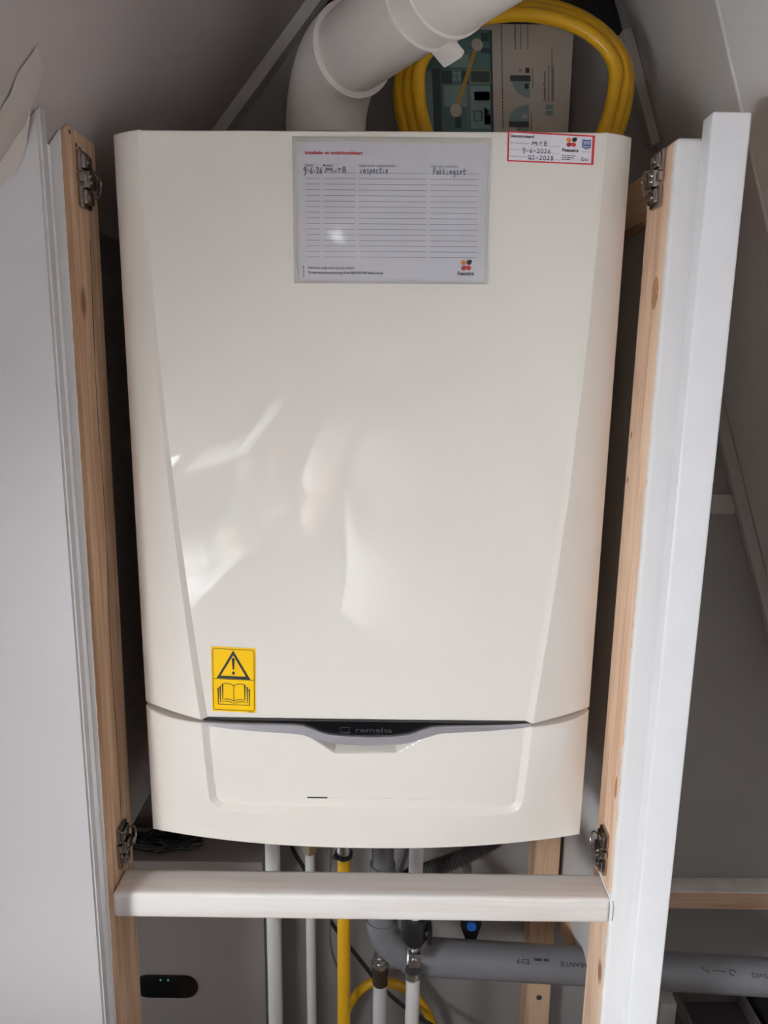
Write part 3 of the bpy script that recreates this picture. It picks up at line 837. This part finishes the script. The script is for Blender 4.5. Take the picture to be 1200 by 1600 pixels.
stroke2(bm, [(480, 668), (536, 668), (536, 742), (480, 742)], 7, f, True)
link('picture_shadow', bm, M['dteal'], carton, smooth=0)
bm = NB(); f = cf(.0008)
stroke2(bm, [(512, 185), (347, 668)], 26, f); stroke2(bm, [(460, 462), (604, 462), (604, 372), (460, 372)], 4, f, True); stroke2(bm, [(436, 476), (432, 800)], 4, f)
link('signal_band', bm, M['gold'], carton, smooth=0)
bm = NB(); f = cf(.0010)
disc2(bm, (513, 185), 41, f, 45); disc2(bm, (347, 668), 42, f, 50)
rect2(bm, 830, 695, 870, 720, f)
link('router_print', bm, M['carton'], carton, smooth=0)
bm = NB(); f = cf(.0006)
disc2(bm, (890, 447), 125, f, 118, 16, PI / 2, PI); disc2(bm, (882, 742), 148, f, 120, 16, PI, 1.5 * PI)
for r_ in ((1006, 615, 1058, 648), (1006, 660, 1058, 690), (790, 788, 880, 830)): rect2(bm, *r_, f)
link('diagram_print', bm, M['teal2'], carton, smooth=0)
bm = NB(); f = cf(.0009)
rect2(bm, 748, 402, 895, 446, f); rect2(bm, 735, 743, 880, 788, f); rect2(bm, 858, 346, 888, 385, f); rect2(bm, 852, 462, 882, 500, f)
text2(bm, 'Seamless Roaming', 1003, 588, 15, f, width=218, bold=.02, rot=-PI / 2)
text2(bm, 'Boosted Speed', 793, 212, 15, f, width=180, bold=.02, rot=-PI / 2)
dashes(bm, 802, 40, 690, 7, f, .35, True)
for u, a, b in ((828, 212, 25), (878, 212, 25), (1026, 590, 330), (1050, 590, 210), (1060, 590, 330), (910, 500, 350), (898, 820, 680)): dashes(bm, a, b, u, 5, f, .3, True)
stroke2(bm, [(812, 355), (832, 378)], 4, f); stroke2(bm, [(832, 355), (812, 378)], 4, f)
rect2(bm, 473, 165, 480, 205, f); rect2(bm, 306, 648, 313, 688, f)
link('text_print', bm, M['ink2'], carton, smooth=0, normals=False)

# ------------------------------------------------------------------ pipework under the boiler
ZF = .4805
WG = 'white pipes under the boiler'
def pipe_thing(name, label, cat, x, y, group=None): return thing(name, label, cat, (x, y, ZF), group or (WG if name == 'water_pipe' else None))
w1 = tag(link('water_pipe', TB([(-.1385, .84, ZF), (-.1380, .84, 1.013)], .0098, 20), M['pipe']), 'thick white pipe running down beside the right edge of the white unit', 'pipe', WG)
t = pipe_thing('water_pipe', 'slim white pipe with brass nut at its top, between thick white pipe and yellow pipe', 'pipe', -.09, .84)
link('tube', TB([(-.0891, .84, ZF), (-.0898, .84, .885)], .0066, 16), M['pipe'], t)
bm = NB(); tube(bm, [(-.0898, .84, .878), (-.0898, .84, .893)], .0098, 6); tube(bm, [(-.0898, .84, .893), (-.0898, .84, 1.013)], .0070, 14)
link('nut', bm, M['brass'], t)
t = pipe_thing('gas_pipe', 'straight yellow coated gas pipe passing behind the crossbar', 'pipe', -.0437, .80)
link('tube', TB([(-.0434, .80, ZF), (-.0438, .80, .902)], .0083, 20), M['yellow'], t)
bm = NB(); tube(bm, [(-.0438, .80, .900), (-.0438, .80, .905), (-.0438, .80, .922)], [.0092, .0092, .0092], 18); tube(bm, [(-.0438, .80, .920), (-.0438, .80, 1.013)], .0076, 16)
link('fitting', bm, M['zinc'], t)
bm = NB(); tube(bm, [(-.0438, .80, .902), (-.0438, .80, .907)], .0108, 20); tube(bm, [(-.056, .795, .9045), (-.051, .793, .9045)], .0030, 8)
link('clamp', bm, M['black'], t)
# grey drain: siphon, elbow, long run through the partition, out to the right
dr = thing('drain_pipe', 'grey plastic drain with elbow running behind the posts to the right', 'pipe', (.005, .80, .72))
xd = .0040
link('siphon', TB([(xd, .80, 1.012), (xd, .80, .893), (xd, .80, .892), (xd, .80, .870), (xd, .80, .869), (xd, .80, .80)], [.0135, .0135, .0160, .0160, .0150, .0150], 28), M['pvc'], dr)
ctr = [(xd, .80, .835), (xd, .80, .812), (xd + .001, .80, .798), (xd + .008, .80, .783), (xd + .020, .80, .7695), (xd + .034, .80, .762), (xd + .052, .80, .7595)]
link('elbow', TB(catmull(ctr, 6), .0190, 28), M['pvc'], dr)
bm = NB(); tube(bm, [(xd, .80, .806), (xd, .80, .816)], .0205, 28); tube(bm, [(xd + .030, .80, .7635), (xd + .052, .80, .7590)], .0215, 28)
link('socket', bm, M['pvc'], dr)
pa, pb = Vector((xd + .042, .80, .7600)), Vector((.66, .80, .7260)); pd = (pb - pa).normalized()
link('long_pipe', TB([pa, pb], .0222, 32), M['pvc'], dr)
# lettering printed along the top front of the pipe, upside down to the viewer
def pf(s0, ang0, sgn=-1):
    up = Vector((0, 0, 1)) - pd * pd.z; up.normalize(); fr = Vector((0, -1, 0))
    def fn(u, v):
        a = ang0 + v / .0224
        return pa + pd * (s0 + sgn * u) + (fr * math.cos(a) + up * math.sin(a)) * .0224
    return fn
bm = NB()
for s, s0, w in (('GARANTIE', .222, .042), ('E29', .142, .016), ('75x02', .446, .026)):
    text2(bm, s, 0, 0, .0052, pf(s0, .90), width=w, bold=.01)
dashes(bm, .148, .166, .0005, .0032, pf(0, .90, 1))
f = pf(.375, .90, 1)
stroke2(bm, [(-.016, .003), (-.008, -.003), (-.010, .004)], .0014, f); stroke2(bm, [(-.004, 0), (.014, 0)], .0010, f)
stroke2(bm, [(.022 + .004 * math.cos(k * PI / 5), -.001 + .003 * math.sin(k * PI / 5)) for k in range(9)], .0013, f)
link('pipe_print', bm, M['pvcprint'], dr, smooth=0, normals=False)
# filling pipe with valve, clamp holding the drain
t = pipe_thing('water_pipe', 'white pipe with black valve and steel clamp in front of the grey drain elbow', 'pipe', .0428, .765)
link('tube', TB([(.0422, .765, ZF), (.0428, .765, .768)], .0086, 18), M['pipe'], t)
link('tube', TB([(.0432, .765, .840), (.0432, .775, 1.013)], .0086, 18), M['pipe'], t)
bm = NB()
tube(bm, [(.0430, .765, .812), (.0430, .765, .822), (.0430, .765, .848)], [.011, .0165, .0150], 18)
tube(bm, [(.050, .762, .829), (.064, .760, .829)], .0065, 12); box(bm, .058, .0635, .752, .770, .819, .838, .001)
link('valve', bm, M['black'], t)
bm = NB()
tube(bm, [(.0430, .765, .815), (.0430, .765, .800)], .0066, 14)
box(bm, .0362, .0498, .752, .760, .787, .806, .0012)
ring = [(.0428, .800 + .0245 * math.cos(a), .7605 + .0250 * math.sin(a)) for a in [2 * PI * k / 32 for k in range(32)]]
n = len(ring); rr = []
for (x, y, z) in ring:
    dv = Vector((0, y - .80, z - .7605)).normalized()
    rr.append([bm.verts.new(Vector((x + sx * .0075, y, z)) + dv * o_) for sx, o_ in ((-1, 0), (-1, .0014), (-.6, .0030), (.6, .0030), (1, .0014), (1, 0))])
for k in range(n):
    a, b = rr[k], rr[(k + 1) % n]
    for i in range(6): bm.faces.new((a[i], a[(i + 1) % 6], b[(i + 1) % 6], b[i]))
tube(bm, [(.0428, .750, .797), (.0428, .7535, .797)], .0035, 10)
tube(bm, [(.0425, .766, .762), (.0425, .766, .772)], .0098, 14)
link('clamp', bm, M['zinc'], t)
t = pipe_thing('water_pipe', 'white pipe with threaded metal fitting ending below the grey elbow', 'pipe', .0035, .82)
link('tube', TB([(.0032, .832, ZF), (.0028, .832, .700)], .0096, 18), M['pipe'], t)
bm = NB(); tube(bm, [(.0028, .832, .688), (.0028, .832, .7055), (.0028, .832, .706), (.0028, .832, .716)], [.0103, .0103, .0112, .0112], 20)
link('fitting', bm, mat('dark bronze fitting', (.12, .08, .06), .4, metal=.8), t)
bm = NB(); tube(bm, [(.0028, .832, .716), (.0028, .832, .7185), (.0028, .832, .7225), (.0028, .832, .723), (.0028, .832, .7300), (.0028, .832, .7302), (.0028, .832, .78)], [.0115, .0120, .0115, .0095, .0095, .0072, .0072], 20)
link('nut', bm, M['zinc'], t)
# corrugated drain hose
pts = catmull([(.046, .833, .850), (.070, .83, .8640), (.0996, .83, .8770), (.128, .832, .8915), (.155, .836, .9080), (.172, .845, .93), (.172, .86, .965), (.168, .865, 1.013)], 60)
bm = TB(pts, [.0098 + .0011 * math.sin(i * .9) for i in range(len(pts))], 16)
tag(link('drain_hose', bm, M['dgrey']), 'dark corrugated hose rising to the boiler underside', 'hose')
tag(link('condensate_tube', TB(catmull([(.0225, .83, .84), (.0265, .83, .862), (.0335, .83, .892), (.038, .835, .94), (.038, .84, 1.013)], 8), .0044, 12), M['greytube']), 'thin grey tube slanting up beside the grey siphon', 'tube')
tag(link('rubber_sleeve', TB([(.034, .834, .842), (.047, .834, .851), (.052, .8335, .854)], [.012, .0125, .011], 16), M['black']), 'black rubber sleeve behind the crossbar joining the corrugated hose', 'fitting') 
tag(link('power_cable', TB(catmull([(-.128, .885, 1.012), (-.122, .882, .872), (-.100, .88, .8173), (-.066, .88, .7395), (-.028, .88, .682), (.0086, .88, .6312), (.042, .88, .598), (.075, .882, .571), (.13, .89, .53), (.18, .90, ZF + .003)], 8), .0028, 10), M['black']), 'black cable slanting down behind the yellow pipe', 'cable')
tag(link('signal_cable', TB(catmull([(-.062, .865, 1.012), (-.066, .862, .83), (-.0665, .86, .760), (-.0655, .86, .720), (-.058, .86, .69), (-.050, .868, .66), (-.045, .87, .58), (-.044, .87, ZF + .003)], 8), .0019, 8), M['greytube']), 'thin grey cable hanging against the yellow pipe', 'cable')
tag(link('gas_tube', TB(catmull([(-.060, .915, ZF + .008), (-.052, .912, .54), (-.0391, .91, .578), (-.0205, .91, .604), (.0013, .91, .6140), (.036, .91, .605), (.062, .91, .580), (.080, .91, .545), (.093, .91, ZF + .008)], 8), .0066, 14), M['yellow']), 'thin yellow tube arching behind the white pipes', 'tube')
t = thing('stop_valve', 'black valve handle with blue cap hanging below the crossbar', 'valve', (.121, .84, .73))
bm = NB(); prism(bm, [(.1075, .834, .792), (.1345, .834, .792), (.1345, .834, .772), (.1275, .834, .757), (.1265, .834, .748), (.1165, .834, .748), (.1150, .834, .757), (.1075, .834, .772)], (0, .010, 0))
bmesh.ops.bevel(bm, geom=bm.edges[:], offset=.0015, segments=2, affect='EDGES')
link('handle', bm, M['black'], t)
bm = NB(); tube(bm, [(.1213, .835, .776), (.1213, .831, .776)], .0062, 16); link('cap', bm, M['bluecap'], t)
bm = NB(); tube(bm, [(.1220, .842, .7165), (.1220, .842, .752)], .0062, 14); tube(bm, [(.1220, .8445, .775), (.1220, .8445, .800), (.1220, .852, .808), (.1220, YB - .001, .808)], .0070, 14); link('body', bm, M['zinc'], t)

# white unit at the lower left with two dark oval openings
unit = thing('ventilation_unit', 'white sheet metal unit with a dark oval opening behind the left post', 'unit', (-.30, .90, ZF))
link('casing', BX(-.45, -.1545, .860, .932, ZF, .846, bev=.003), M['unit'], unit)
def oval(z0, z1, x0, x1, nm):
    bm = NB(); r = (z1 - z0) / 2; P = []
    for k in range(13): P.append((x1 - r + r * math.sin(PI * k / 12), z1 - r + r * math.cos(PI * k / 12)))
    for k in range(13): P.append((x0 + r - r * math.sin(PI * k / 12), z1 - r - r * math.cos(PI * k / 12)))
    prism(bm, [(x, .8585, z) for x, z in P], (0, .012, 0))
    return link(nm, bm, M['gloss_black'], unit)
o = oval(.6330, .6690, -.3350, -.2475, 'hand_opening'); o['label'] = 'black oval opening with green lights'
no = sub(o)
bm = NB()
for x in (-.2985, -.2880): tube(bm, [(x, .8588, .6622), (x, .8578, .6622)], .0013, 10)
link('indicator_light', bm, M['led'], no)


struct('wall_board', BX(-.45, -.1545, .9335, YB - .0005, .80, 1.45), mat('dark stained board', (.105, .085, .08), .8, var=.1))  # dark sheet over the back wall, the boiler's shade put into its colour
pts = []
for i in range(121):
    a = 2 * PI * i / 24; k = i / 120
    pts.append(Vector((-.292 + (.040 + .012 * math.sin(i * .7)) * math.cos(a), .888 + (.012 + .004 * math.sin(i * 1.1)) * math.sin(a), .8510 + .010 * k + .003 * math.sin(a * 1.5 + i))))
tag(link('cable_bundle', TB(pts, .0036, 8), M['black']), 'bundle of black cable lying on top of the white unit behind the crossbar', 'cable')
# stud, ledge
t = thing('wall_stud', 'raw pine stud standing against the back wall below the boiler', 'post', (.2340, .93, ZF))
link('board', BX(.2165, .2520, .910, YB - .0008, ZF, 1.30, bev=.0015), M['w_stud'], t)
bm = NB(); tube(bm, [(.2353, .9108, .5906), (.2353, .9088, .5906)], .0042, 14); link('screw', bm, M['zinc'], t)
ld = thing('wood_ledge', 'raw wood ledge with pale painted top along the back wall right of the posts', 'ledge', (.48, .935, .734))
link('board', BX(.2715, .70, .9190, YB - .0008, .7345, .7610, bev=.001), M['w_ledge'], ld)
o = link('painted_top', BX(.2715, .70, .9188, YB - .0008, .7608, .7630, bev=.0008), mat('pale paint on wood', (.62, .57, .53), .6, var=.10, vscale=40), ld); o['label'] = 'pale painted top'

# dark things in the lower right corner
t = thing('equipment_case', 'dark open topped case in the corner right of the posts', 'case', (.475, .84, ZF))
bm = NB(); box(bm, .425, .522, .780, .900, ZF, .600, .002); link('body', bm, M['dgrey'], t)
bm = NB()
for a in ((.425, .429, .78, .90), (.518, .522, .78, .90), (.429, .518, .896, .90), (.429, .518, .78, .784)): box(bm, *a, .600, .622, .0008)
link('rim', bm, mat('grey case rim', (.11, .095, .09), .5), t)
tag(link('power_adapter', BX(.535, .66, .80, .91, ZF, .612, bev=.004), M['black']), 'black block beside the dark open case', 'adapter')
tag(link('upright_strip', BX(.392, .414, .86, .875, ZF, .632, bev=.001), M['trim']), 'pale upright strip beside the dark case', 'strip')
tag(link('extension_lead', TB(catmull([(.33, .770, ZF + .004), (.345, .770, .56), (.375, .770, .598), (.41, .770, .614), (.45, .770, .617), (.485, .768, .603), (.505, .766, .575), (.515, .765, ZF + .004)], 8), .0034, 10), M['black']), 'black cord looping in front of the dark case', 'cord')
tag(link('plastic_hook', TB([(.505 + .008 * math.cos(a), .79 + .003 * math.sin(a), .6085 + .006 * math.sin(a)) for a in [2.0 + 4.6 * k / 20 for k in range(21)]], .0016, 8), M['bottle']), 'small white plastic hook lying on the dark case', 'hook')

# masking tape pulled over the joint of partition and roof slope
bm = NB(); rows = []
for k in range(15):
    x = -.37 + .0085 * k; y0 = .569 + .002 * math.sin(k * 1.3) - (.003 if k > 12 else 0); y1 = .6062 if k < 12 else .6062 - .006 * (k - 11)
    row = []
    for j in range(7):
        f_ = j / 6; yy = lerp(y0, y1, f_); xx = x + .006 * (1 - f_) * (k == 14)
        row.append(bm.verts.new((xx, yy, slope_z(xx) - .0010 - .0012 * abs(math.sin(k * 1.7 + j * .9)))))
    if k < 12: row.append(bm.verts.new((x, .6060, slope_z(x) - .020 - .004 * math.sin(k * 2.1))))
    else: row.append(bm.verts.new((x, y1 + .0004, slope_z(x) - .0008)))
    rows.append(row)
for a, b in zip(rows, rows[1:]):
    for i in range(len(a) - 1): bm.faces.new((a[i], a[i + 1], b[i + 1], b[i]))
o = link('masking_tape', bm, M['tape'], normals=True)
tag(o, 'beige tape over the joint of white partition and roof slope', 'tape')

# ------------------------------------------------------------------ things the glossy front mirrors: ledge clutter and the photographer
ZLd = 1.0503
def torus_tape(name, x, y, r, w, m, label):
    bm = NB(); rings = []
    for k in range(28):
        a = 2 * PI * k / 28; c, s = math.cos(a), math.sin(a)
        rings.append([bm.verts.new((x + c * q_, y + s * q_, ZLd + h)) for q_, h in ((r, 0), (r, w), (r * .72, w), (r * .72, 0))])
    for k in range(28):
        a, b = rings[k], rings[(k + 1) % 28]
        for i in range(4): bm.faces.new((a[i], a[(i + 1) % 4], b[(i + 1) % 4], b[i]))
    tag(link(name, bm, m), label, 'tape')
torus_tape('tape_roll', -.475, -.856, .052, .045, M['cream'], 'wide roll of tape lying on the white ledge under the roof window')
torus_tape('tape_roll', -.430, -.70, .026, .016, M['cream'], 'small flat roll of tape on the white ledge, nearest the boiler')
tag(link('tissue_box', BX(-.545, -.460, -1.24, -1.00, ZLd, ZLd + .08, bev=.003), M['bluebox']), 'blue cardboard box on the white ledge under the roof window', 'box')
def lathe(bm, x, y, z0, prof, seg=24):
    tube(bm, [(x, y, z0 + h) for h, r in prof], [r for h, r in prof], seg); return bm
t = thing('plastic_bag', 'crumpled clear plastic bag at the near end of the white ledge', 'bag', (-.47, -.44, ZLd))
bm = NB(); bmesh.ops.create_icosphere(bm, subdivisions=4, radius=1)
for v in bm.verts:
    p = v.co.copy(); k = 1 + .22 * math.sin(p.x * 9 + p.y * 5) * math.cos(p.z * 8 + p.x * 3) + .10 * math.sin(p.y * 17 + p.z * 11)
    v.co = Vector((-.475 + p.x * .06 * k, -.44 + p.y * .09 * k, ZLd + .035 + max(-.034, p.z * .04 * k)))
link('film', bm, M['weld'], t)
t = thing('jug', 'white plastic jug with handle on the white ledge', 'jug', (-.545, -1.50, ZLd))
link('body', lathe(NB(), -.545, -1.50, ZLd, [(0, .06), (.004, .065), (.15, .065), (.19, .05), (.21, .02), (.235, .02)]), M['bottle'], t)
link('handle', TB(catmull([(-.485, -1.48, ZLd + .16), (-.450, -1.47, ZLd + .15), (-.445, -1.47, ZLd + .10), (-.480, -1.48, ZLd + .07)], 6), .010, 10), M['bottle'], t)
t = thing('spray_bottle', 'white spray bottle with trigger standing behind the jug on the ledge', 'bottle', (-.470, -1.66, ZLd))
link('body', lathe(NB(), -.470, -1.66, ZLd, [(0, .035), (.14, .035), (.18, .02), (.20, .014), (.22, .014)]), M['bottle'], t)
link('trigger_head', box(BX(-.490, -.420, -1.675, -1.645, ZLd + .22, ZLd + .255, bev=.004), -.440, -.430, -1.666, -1.654, ZLd + .17, ZLd + .225, .002), M['orange'], t)

# photographer: one continuous body grown on a skeleton
def skin(name, verts, edges, m, parent, sub_=2, root=0):
    me = bpy.data.meshes.new(name); me.from_pydata([Vector(v[:3]) for v in verts], edges, [])
    o = bpy.data.objects.new(name, me); C.objects.link(o)
    o.modifiers.new('s', 'SKIN').use_smooth_shade = True
    for i, v in enumerate(verts):
        sv = me.skin_vertices[0].data[i]; sv.radius = (v[3], v[4] if len(v) > 4 else v[3]); sv.use_root = (i == root)
    sm = o.modifiers.new('u', 'SUBSURF'); sm.levels = sub_; sm.render_levels = sub_
    dg = bpy.context.evaluated_depsgraph_get(); dg.update()
    me2 = bpy.data.meshes.new_from_object(o.evaluated_get(dg))
    bpy.data.objects.remove(o); bpy.data.meshes.remove(me)
    bm = NB(); bm.from_mesh(me2); bpy.data.meshes.remove(me2)
    return bm
px, py = .045, -.62
person = thing('person', 'person in white T-shirt and jeans holding up a phone to photograph the boiler', 'person', (px, py, 0))
V = []; Ed = []
def add(p, *r):
    V.append((px + p[0], py + p[1], p[2], *r)); return len(V) - 1
def chain(*idx):
    for a, b in zip(idx, idx[1:]): Ed.append((a, b))
pel = add((0, 0, .92), .135, .105); belly = add((0, .01, 1.08), .13, .10); chest = add((0, .0, 1.28), .145, .105); coll = add((0, .0, 1.40), .085, .075)
neck = add((0, .012, 1.475), .046, .050); jaw = add((0, .052, 1.560), .060, .066); head = add((0, .035, 1.640), .080, .094); crown = add((0, .03, 1.70), .062, .074)
chain(pel, belly, chest, coll, neck, jaw, head, crown)
hands = {}
for s in (-1, 1):
    sh = add((s * .165, -.005, 1.385), .062, .058); el = add((s * .225, .14, 1.16), .043); fo = add((s * .165, .34, 1.29), .036); wr = add((s * .072 - px, .515, 1.395), .026, .022); pm = add((s * .052 - px, .565, 1.425), .030, .014)
    chain(coll, sh, el, fo, wr, pm); hands[s] = pm
    for k, (dx, dz, ln) in enumerate(((-.014, .030, .9), (-.002, .036, 1.0), (.010, .034, .95), (.020, .026, .75))):
        b0 = add((s * (.046 + dx * .3) - px, .584, 1.432 + dz * .6), .0095); b1 = add((s * (.040 + dx * .3) - px, .598, 1.440 + dz * ln), .0085); b2 = add((s * (.026 + dx * .3) - px, .594, 1.448 + dz * ln), .007)
        chain(pm, b0, b1, b2)
    t0 = add((s * .044 - px, .575, 1.412), .012); t1 = add((s * .032 - px, .590, 1.420), .009); t2 = add((s * .022 - px, .594, 1.432), .0075)
    chain(pm, t0, t1, t2)
    hip = add((s * .085, .0, .86), .092, .095); kn = add((s * .095, .02, .49), .058, .06); an = add((s * .10, -.01, .09), .038, .042); toe = add((s * .115, .13, .035), .040, .028)
    chain(pel, hip, kn, an, toe)
bm = skin('body', V, Ed, M['skin'], person)
# face: brows, nose, mouth hollow pushed into the head
for v in bm.verts:
    x, y, z = v.co.x - px, v.co.y - py, v.co.z
    if z > 1.50 and y > .08:
        g = lambda cx_, cz, sx, sz: math.exp(-((x - cx_) / sx) ** 2 - ((z - cz) / sz) ** 2)
        v.co.y += .022 * g(0, 1.612, .014, .026) - .010 * (g(-.032, 1.638, .016, .012) + g(.032, 1.638, .016, .012)) + .008 * g(0, 1.572, .026, .010) - .006 * g(0, 1.562, .03, .005)
body = link('body', bm, M['skin'], person, smooth=80)
bm = NB()
for s in (-1, 1): ball(bm, (px + s * .031, py + .106, 1.637), .0115, .0115, .0075, 12, 8)
eye = link('eye', bm, M['eye'], person)
bm = NB()
for s in (-1, 1): ball(bm, (px + s * .031, py + .1125, 1.637), .0055, .0055, .0030, 10, 8)
link('iris', bm, M['hair'], sub(eye))
bm = NB()
for s in (-1, 1): tube(bm, catmull([(px + s * .014, py + .114, 1.655), (px + s * .032, py + .113, 1.661), (px + s * .050, py + .100, 1.655)], 5), .0032, 8)
link('eyebrow', bm, M['hair'], person)
bm = NB(); tube(bm, catmull([(px, py + .118, 1.645), (px, py + .128, 1.618), (px, py + .138, 1.603), (px, py + .122, 1.595)], 5), [.006 + .0005 * min(k, 10) for k in range(16)], 12)
for s in (-1, 1): ball(bm, (px + s * .010, py + .121, 1.602), .008, .009, .007, 10, 8)
link('nose', bm, M['skin'], person)
bm = NB(); tube(bm, catmull([(px - .024, py + .108, 1.572), (px, py + .1185, 1.574), (px + .024, py + .108, 1.572)], 6), .0050, 8)
link('mouth', bm, mat('lips', (.48, .22, .18), .5), person)
bm = NB()
for s in (-1, 1): ball(bm, (px + s * .078, py + .03, 1.615), .010, .020, .032, 12, 8)
link('ear', bm, M['skin'], person)
V = []; Ed = []
a = add((0, .01, .835), .185, .150); a2 = add((0, .01, .93), .172, .140); b = add((0, .01, 1.06), .155, .124); c = add((0, .0, 1.28), .163, .120); d_ = add((0, .0, 1.405), .098, .085)
chain(a, a2, b, c, d_)
for s in (-1, 1):
    sh = add((s * .168, -.004, 1.385), .076, .072); m_ = add((s * .200, .06, 1.29), .066, .066); m2 = add((s * .212, .095, 1.235), .068, .068)
    chain(d_, sh, m_, m2)
link('t_shirt', skin('t_shirt', V, Ed, M['cotton'], person, 2, 3), M['cotton'], person, smooth=80)
V = []; Ed = []
a = add((0, 0, .91), .138, .108)
for s in (-1, 1):
    h = add((s * .086, 0, .83), .098, .104); k_ = add((s * .097, .02, .49), .072, .075); n_ = add((s * .10, -.008, .10), .062, .068)
    chain(a, h, k_, n_)
link('jeans', skin('jeans', V, Ed, M['denim'], person, 2), M['denim'], person, smooth=80)
bm = NB(); ball(bm, (px, py + .012, 1.665), .084, .094, .088, 20, 14)
for v in bm.verts:
    if v.co.y > py + .055 and v.co.z < 1.700: v.co.y = py + .055 - .02
link('hair', bm, M['hair'], person)
bm = NB()
for s in (-1, 1):
    box(bm, px + s * .112 - .045, px + s * .112 + .045, py - .07, py + .20, 0.001, .075, .03, 4)
link('shoe', bm, M['dgrey'], person)
tag(link('phone', BX(-.036, .036, -.012, -.004, 1.425, 1.515, bev=.003), M['black']), 'black phone held up in both hands of the photographer', 'phone')

# ------------------------------------------------------------------ light, world, camera
W = bpy.data.worlds.new('World'); S.world = W; W.use_nodes = True
bg = W.node_tree.nodes['Background']
bg.inputs['Color'].default_value = (.88, .94, 1.0, 1); bg.inputs['Strength'].default_value = 8.0
def area(name, loc, direction, sx, sy, power, color):
    l = bpy.data.lights.new(name, 'AREA'); l.shape = 'RECTANGLE'; l.size = sx; l.size_y = sy; l.energy = power; l.color = color
    o = bpy.data.objects.new(name, l); C.objects.link(o); o.location = loc
    o.rotation_euler = Vector(direction).to_track_quat('-Z', 'Y').to_euler(); return o
y0, y1, x0, x1 = WIN[0]
area('window_daylight', slope_pt((x0 + x1) / 2, (y0 + y1) / 2, -.05), NL, .31, .50, 46, (.93, .95, 1.0))  # added key lamp outside the unseen near window, clear of the front's reflection

sl = bpy.data.lights.new('sun', 'SUN'); sl.energy = 9.0; sl.angle = .01; sl.color = (1, .96, .90)
so = bpy.data.objects.new('sun', sl); C.objects.link(so); so.location = (-3, -.5, 4)
so.rotation_euler = Vector((.20, -.05, -.97)).to_track_quat('-Z', 'Y').to_euler()
cam = bpy.data.cameras.new('Camera'); co = bpy.data.objects.new('Camera', cam); C.objects.link(co)
cam.sensor_fit = 'VERTICAL'; cam.sensor_height = 24.0; cam.lens = 24.0 * 1150 / 1600; cam.clip_start = .01
co.matrix_world = Matrix.Translation((0, 0, 1.5)) @ Matrix.Rotation(math.radians(90 - 11.7), 4, 'X') @ Matrix.Rotation(math.radians(.73), 4, 'Z')
S.camera = co
S.view_settings.view_transform = 'Standard'; S.view_settings.look = 'None'; S.view_settings.gamma = 1
S.view_settings.use_curve_mapping = False; S.view_settings.exposure = 0.12
S.cycles.max_bounces = 10; S.cycles.diffuse_bounces = 6
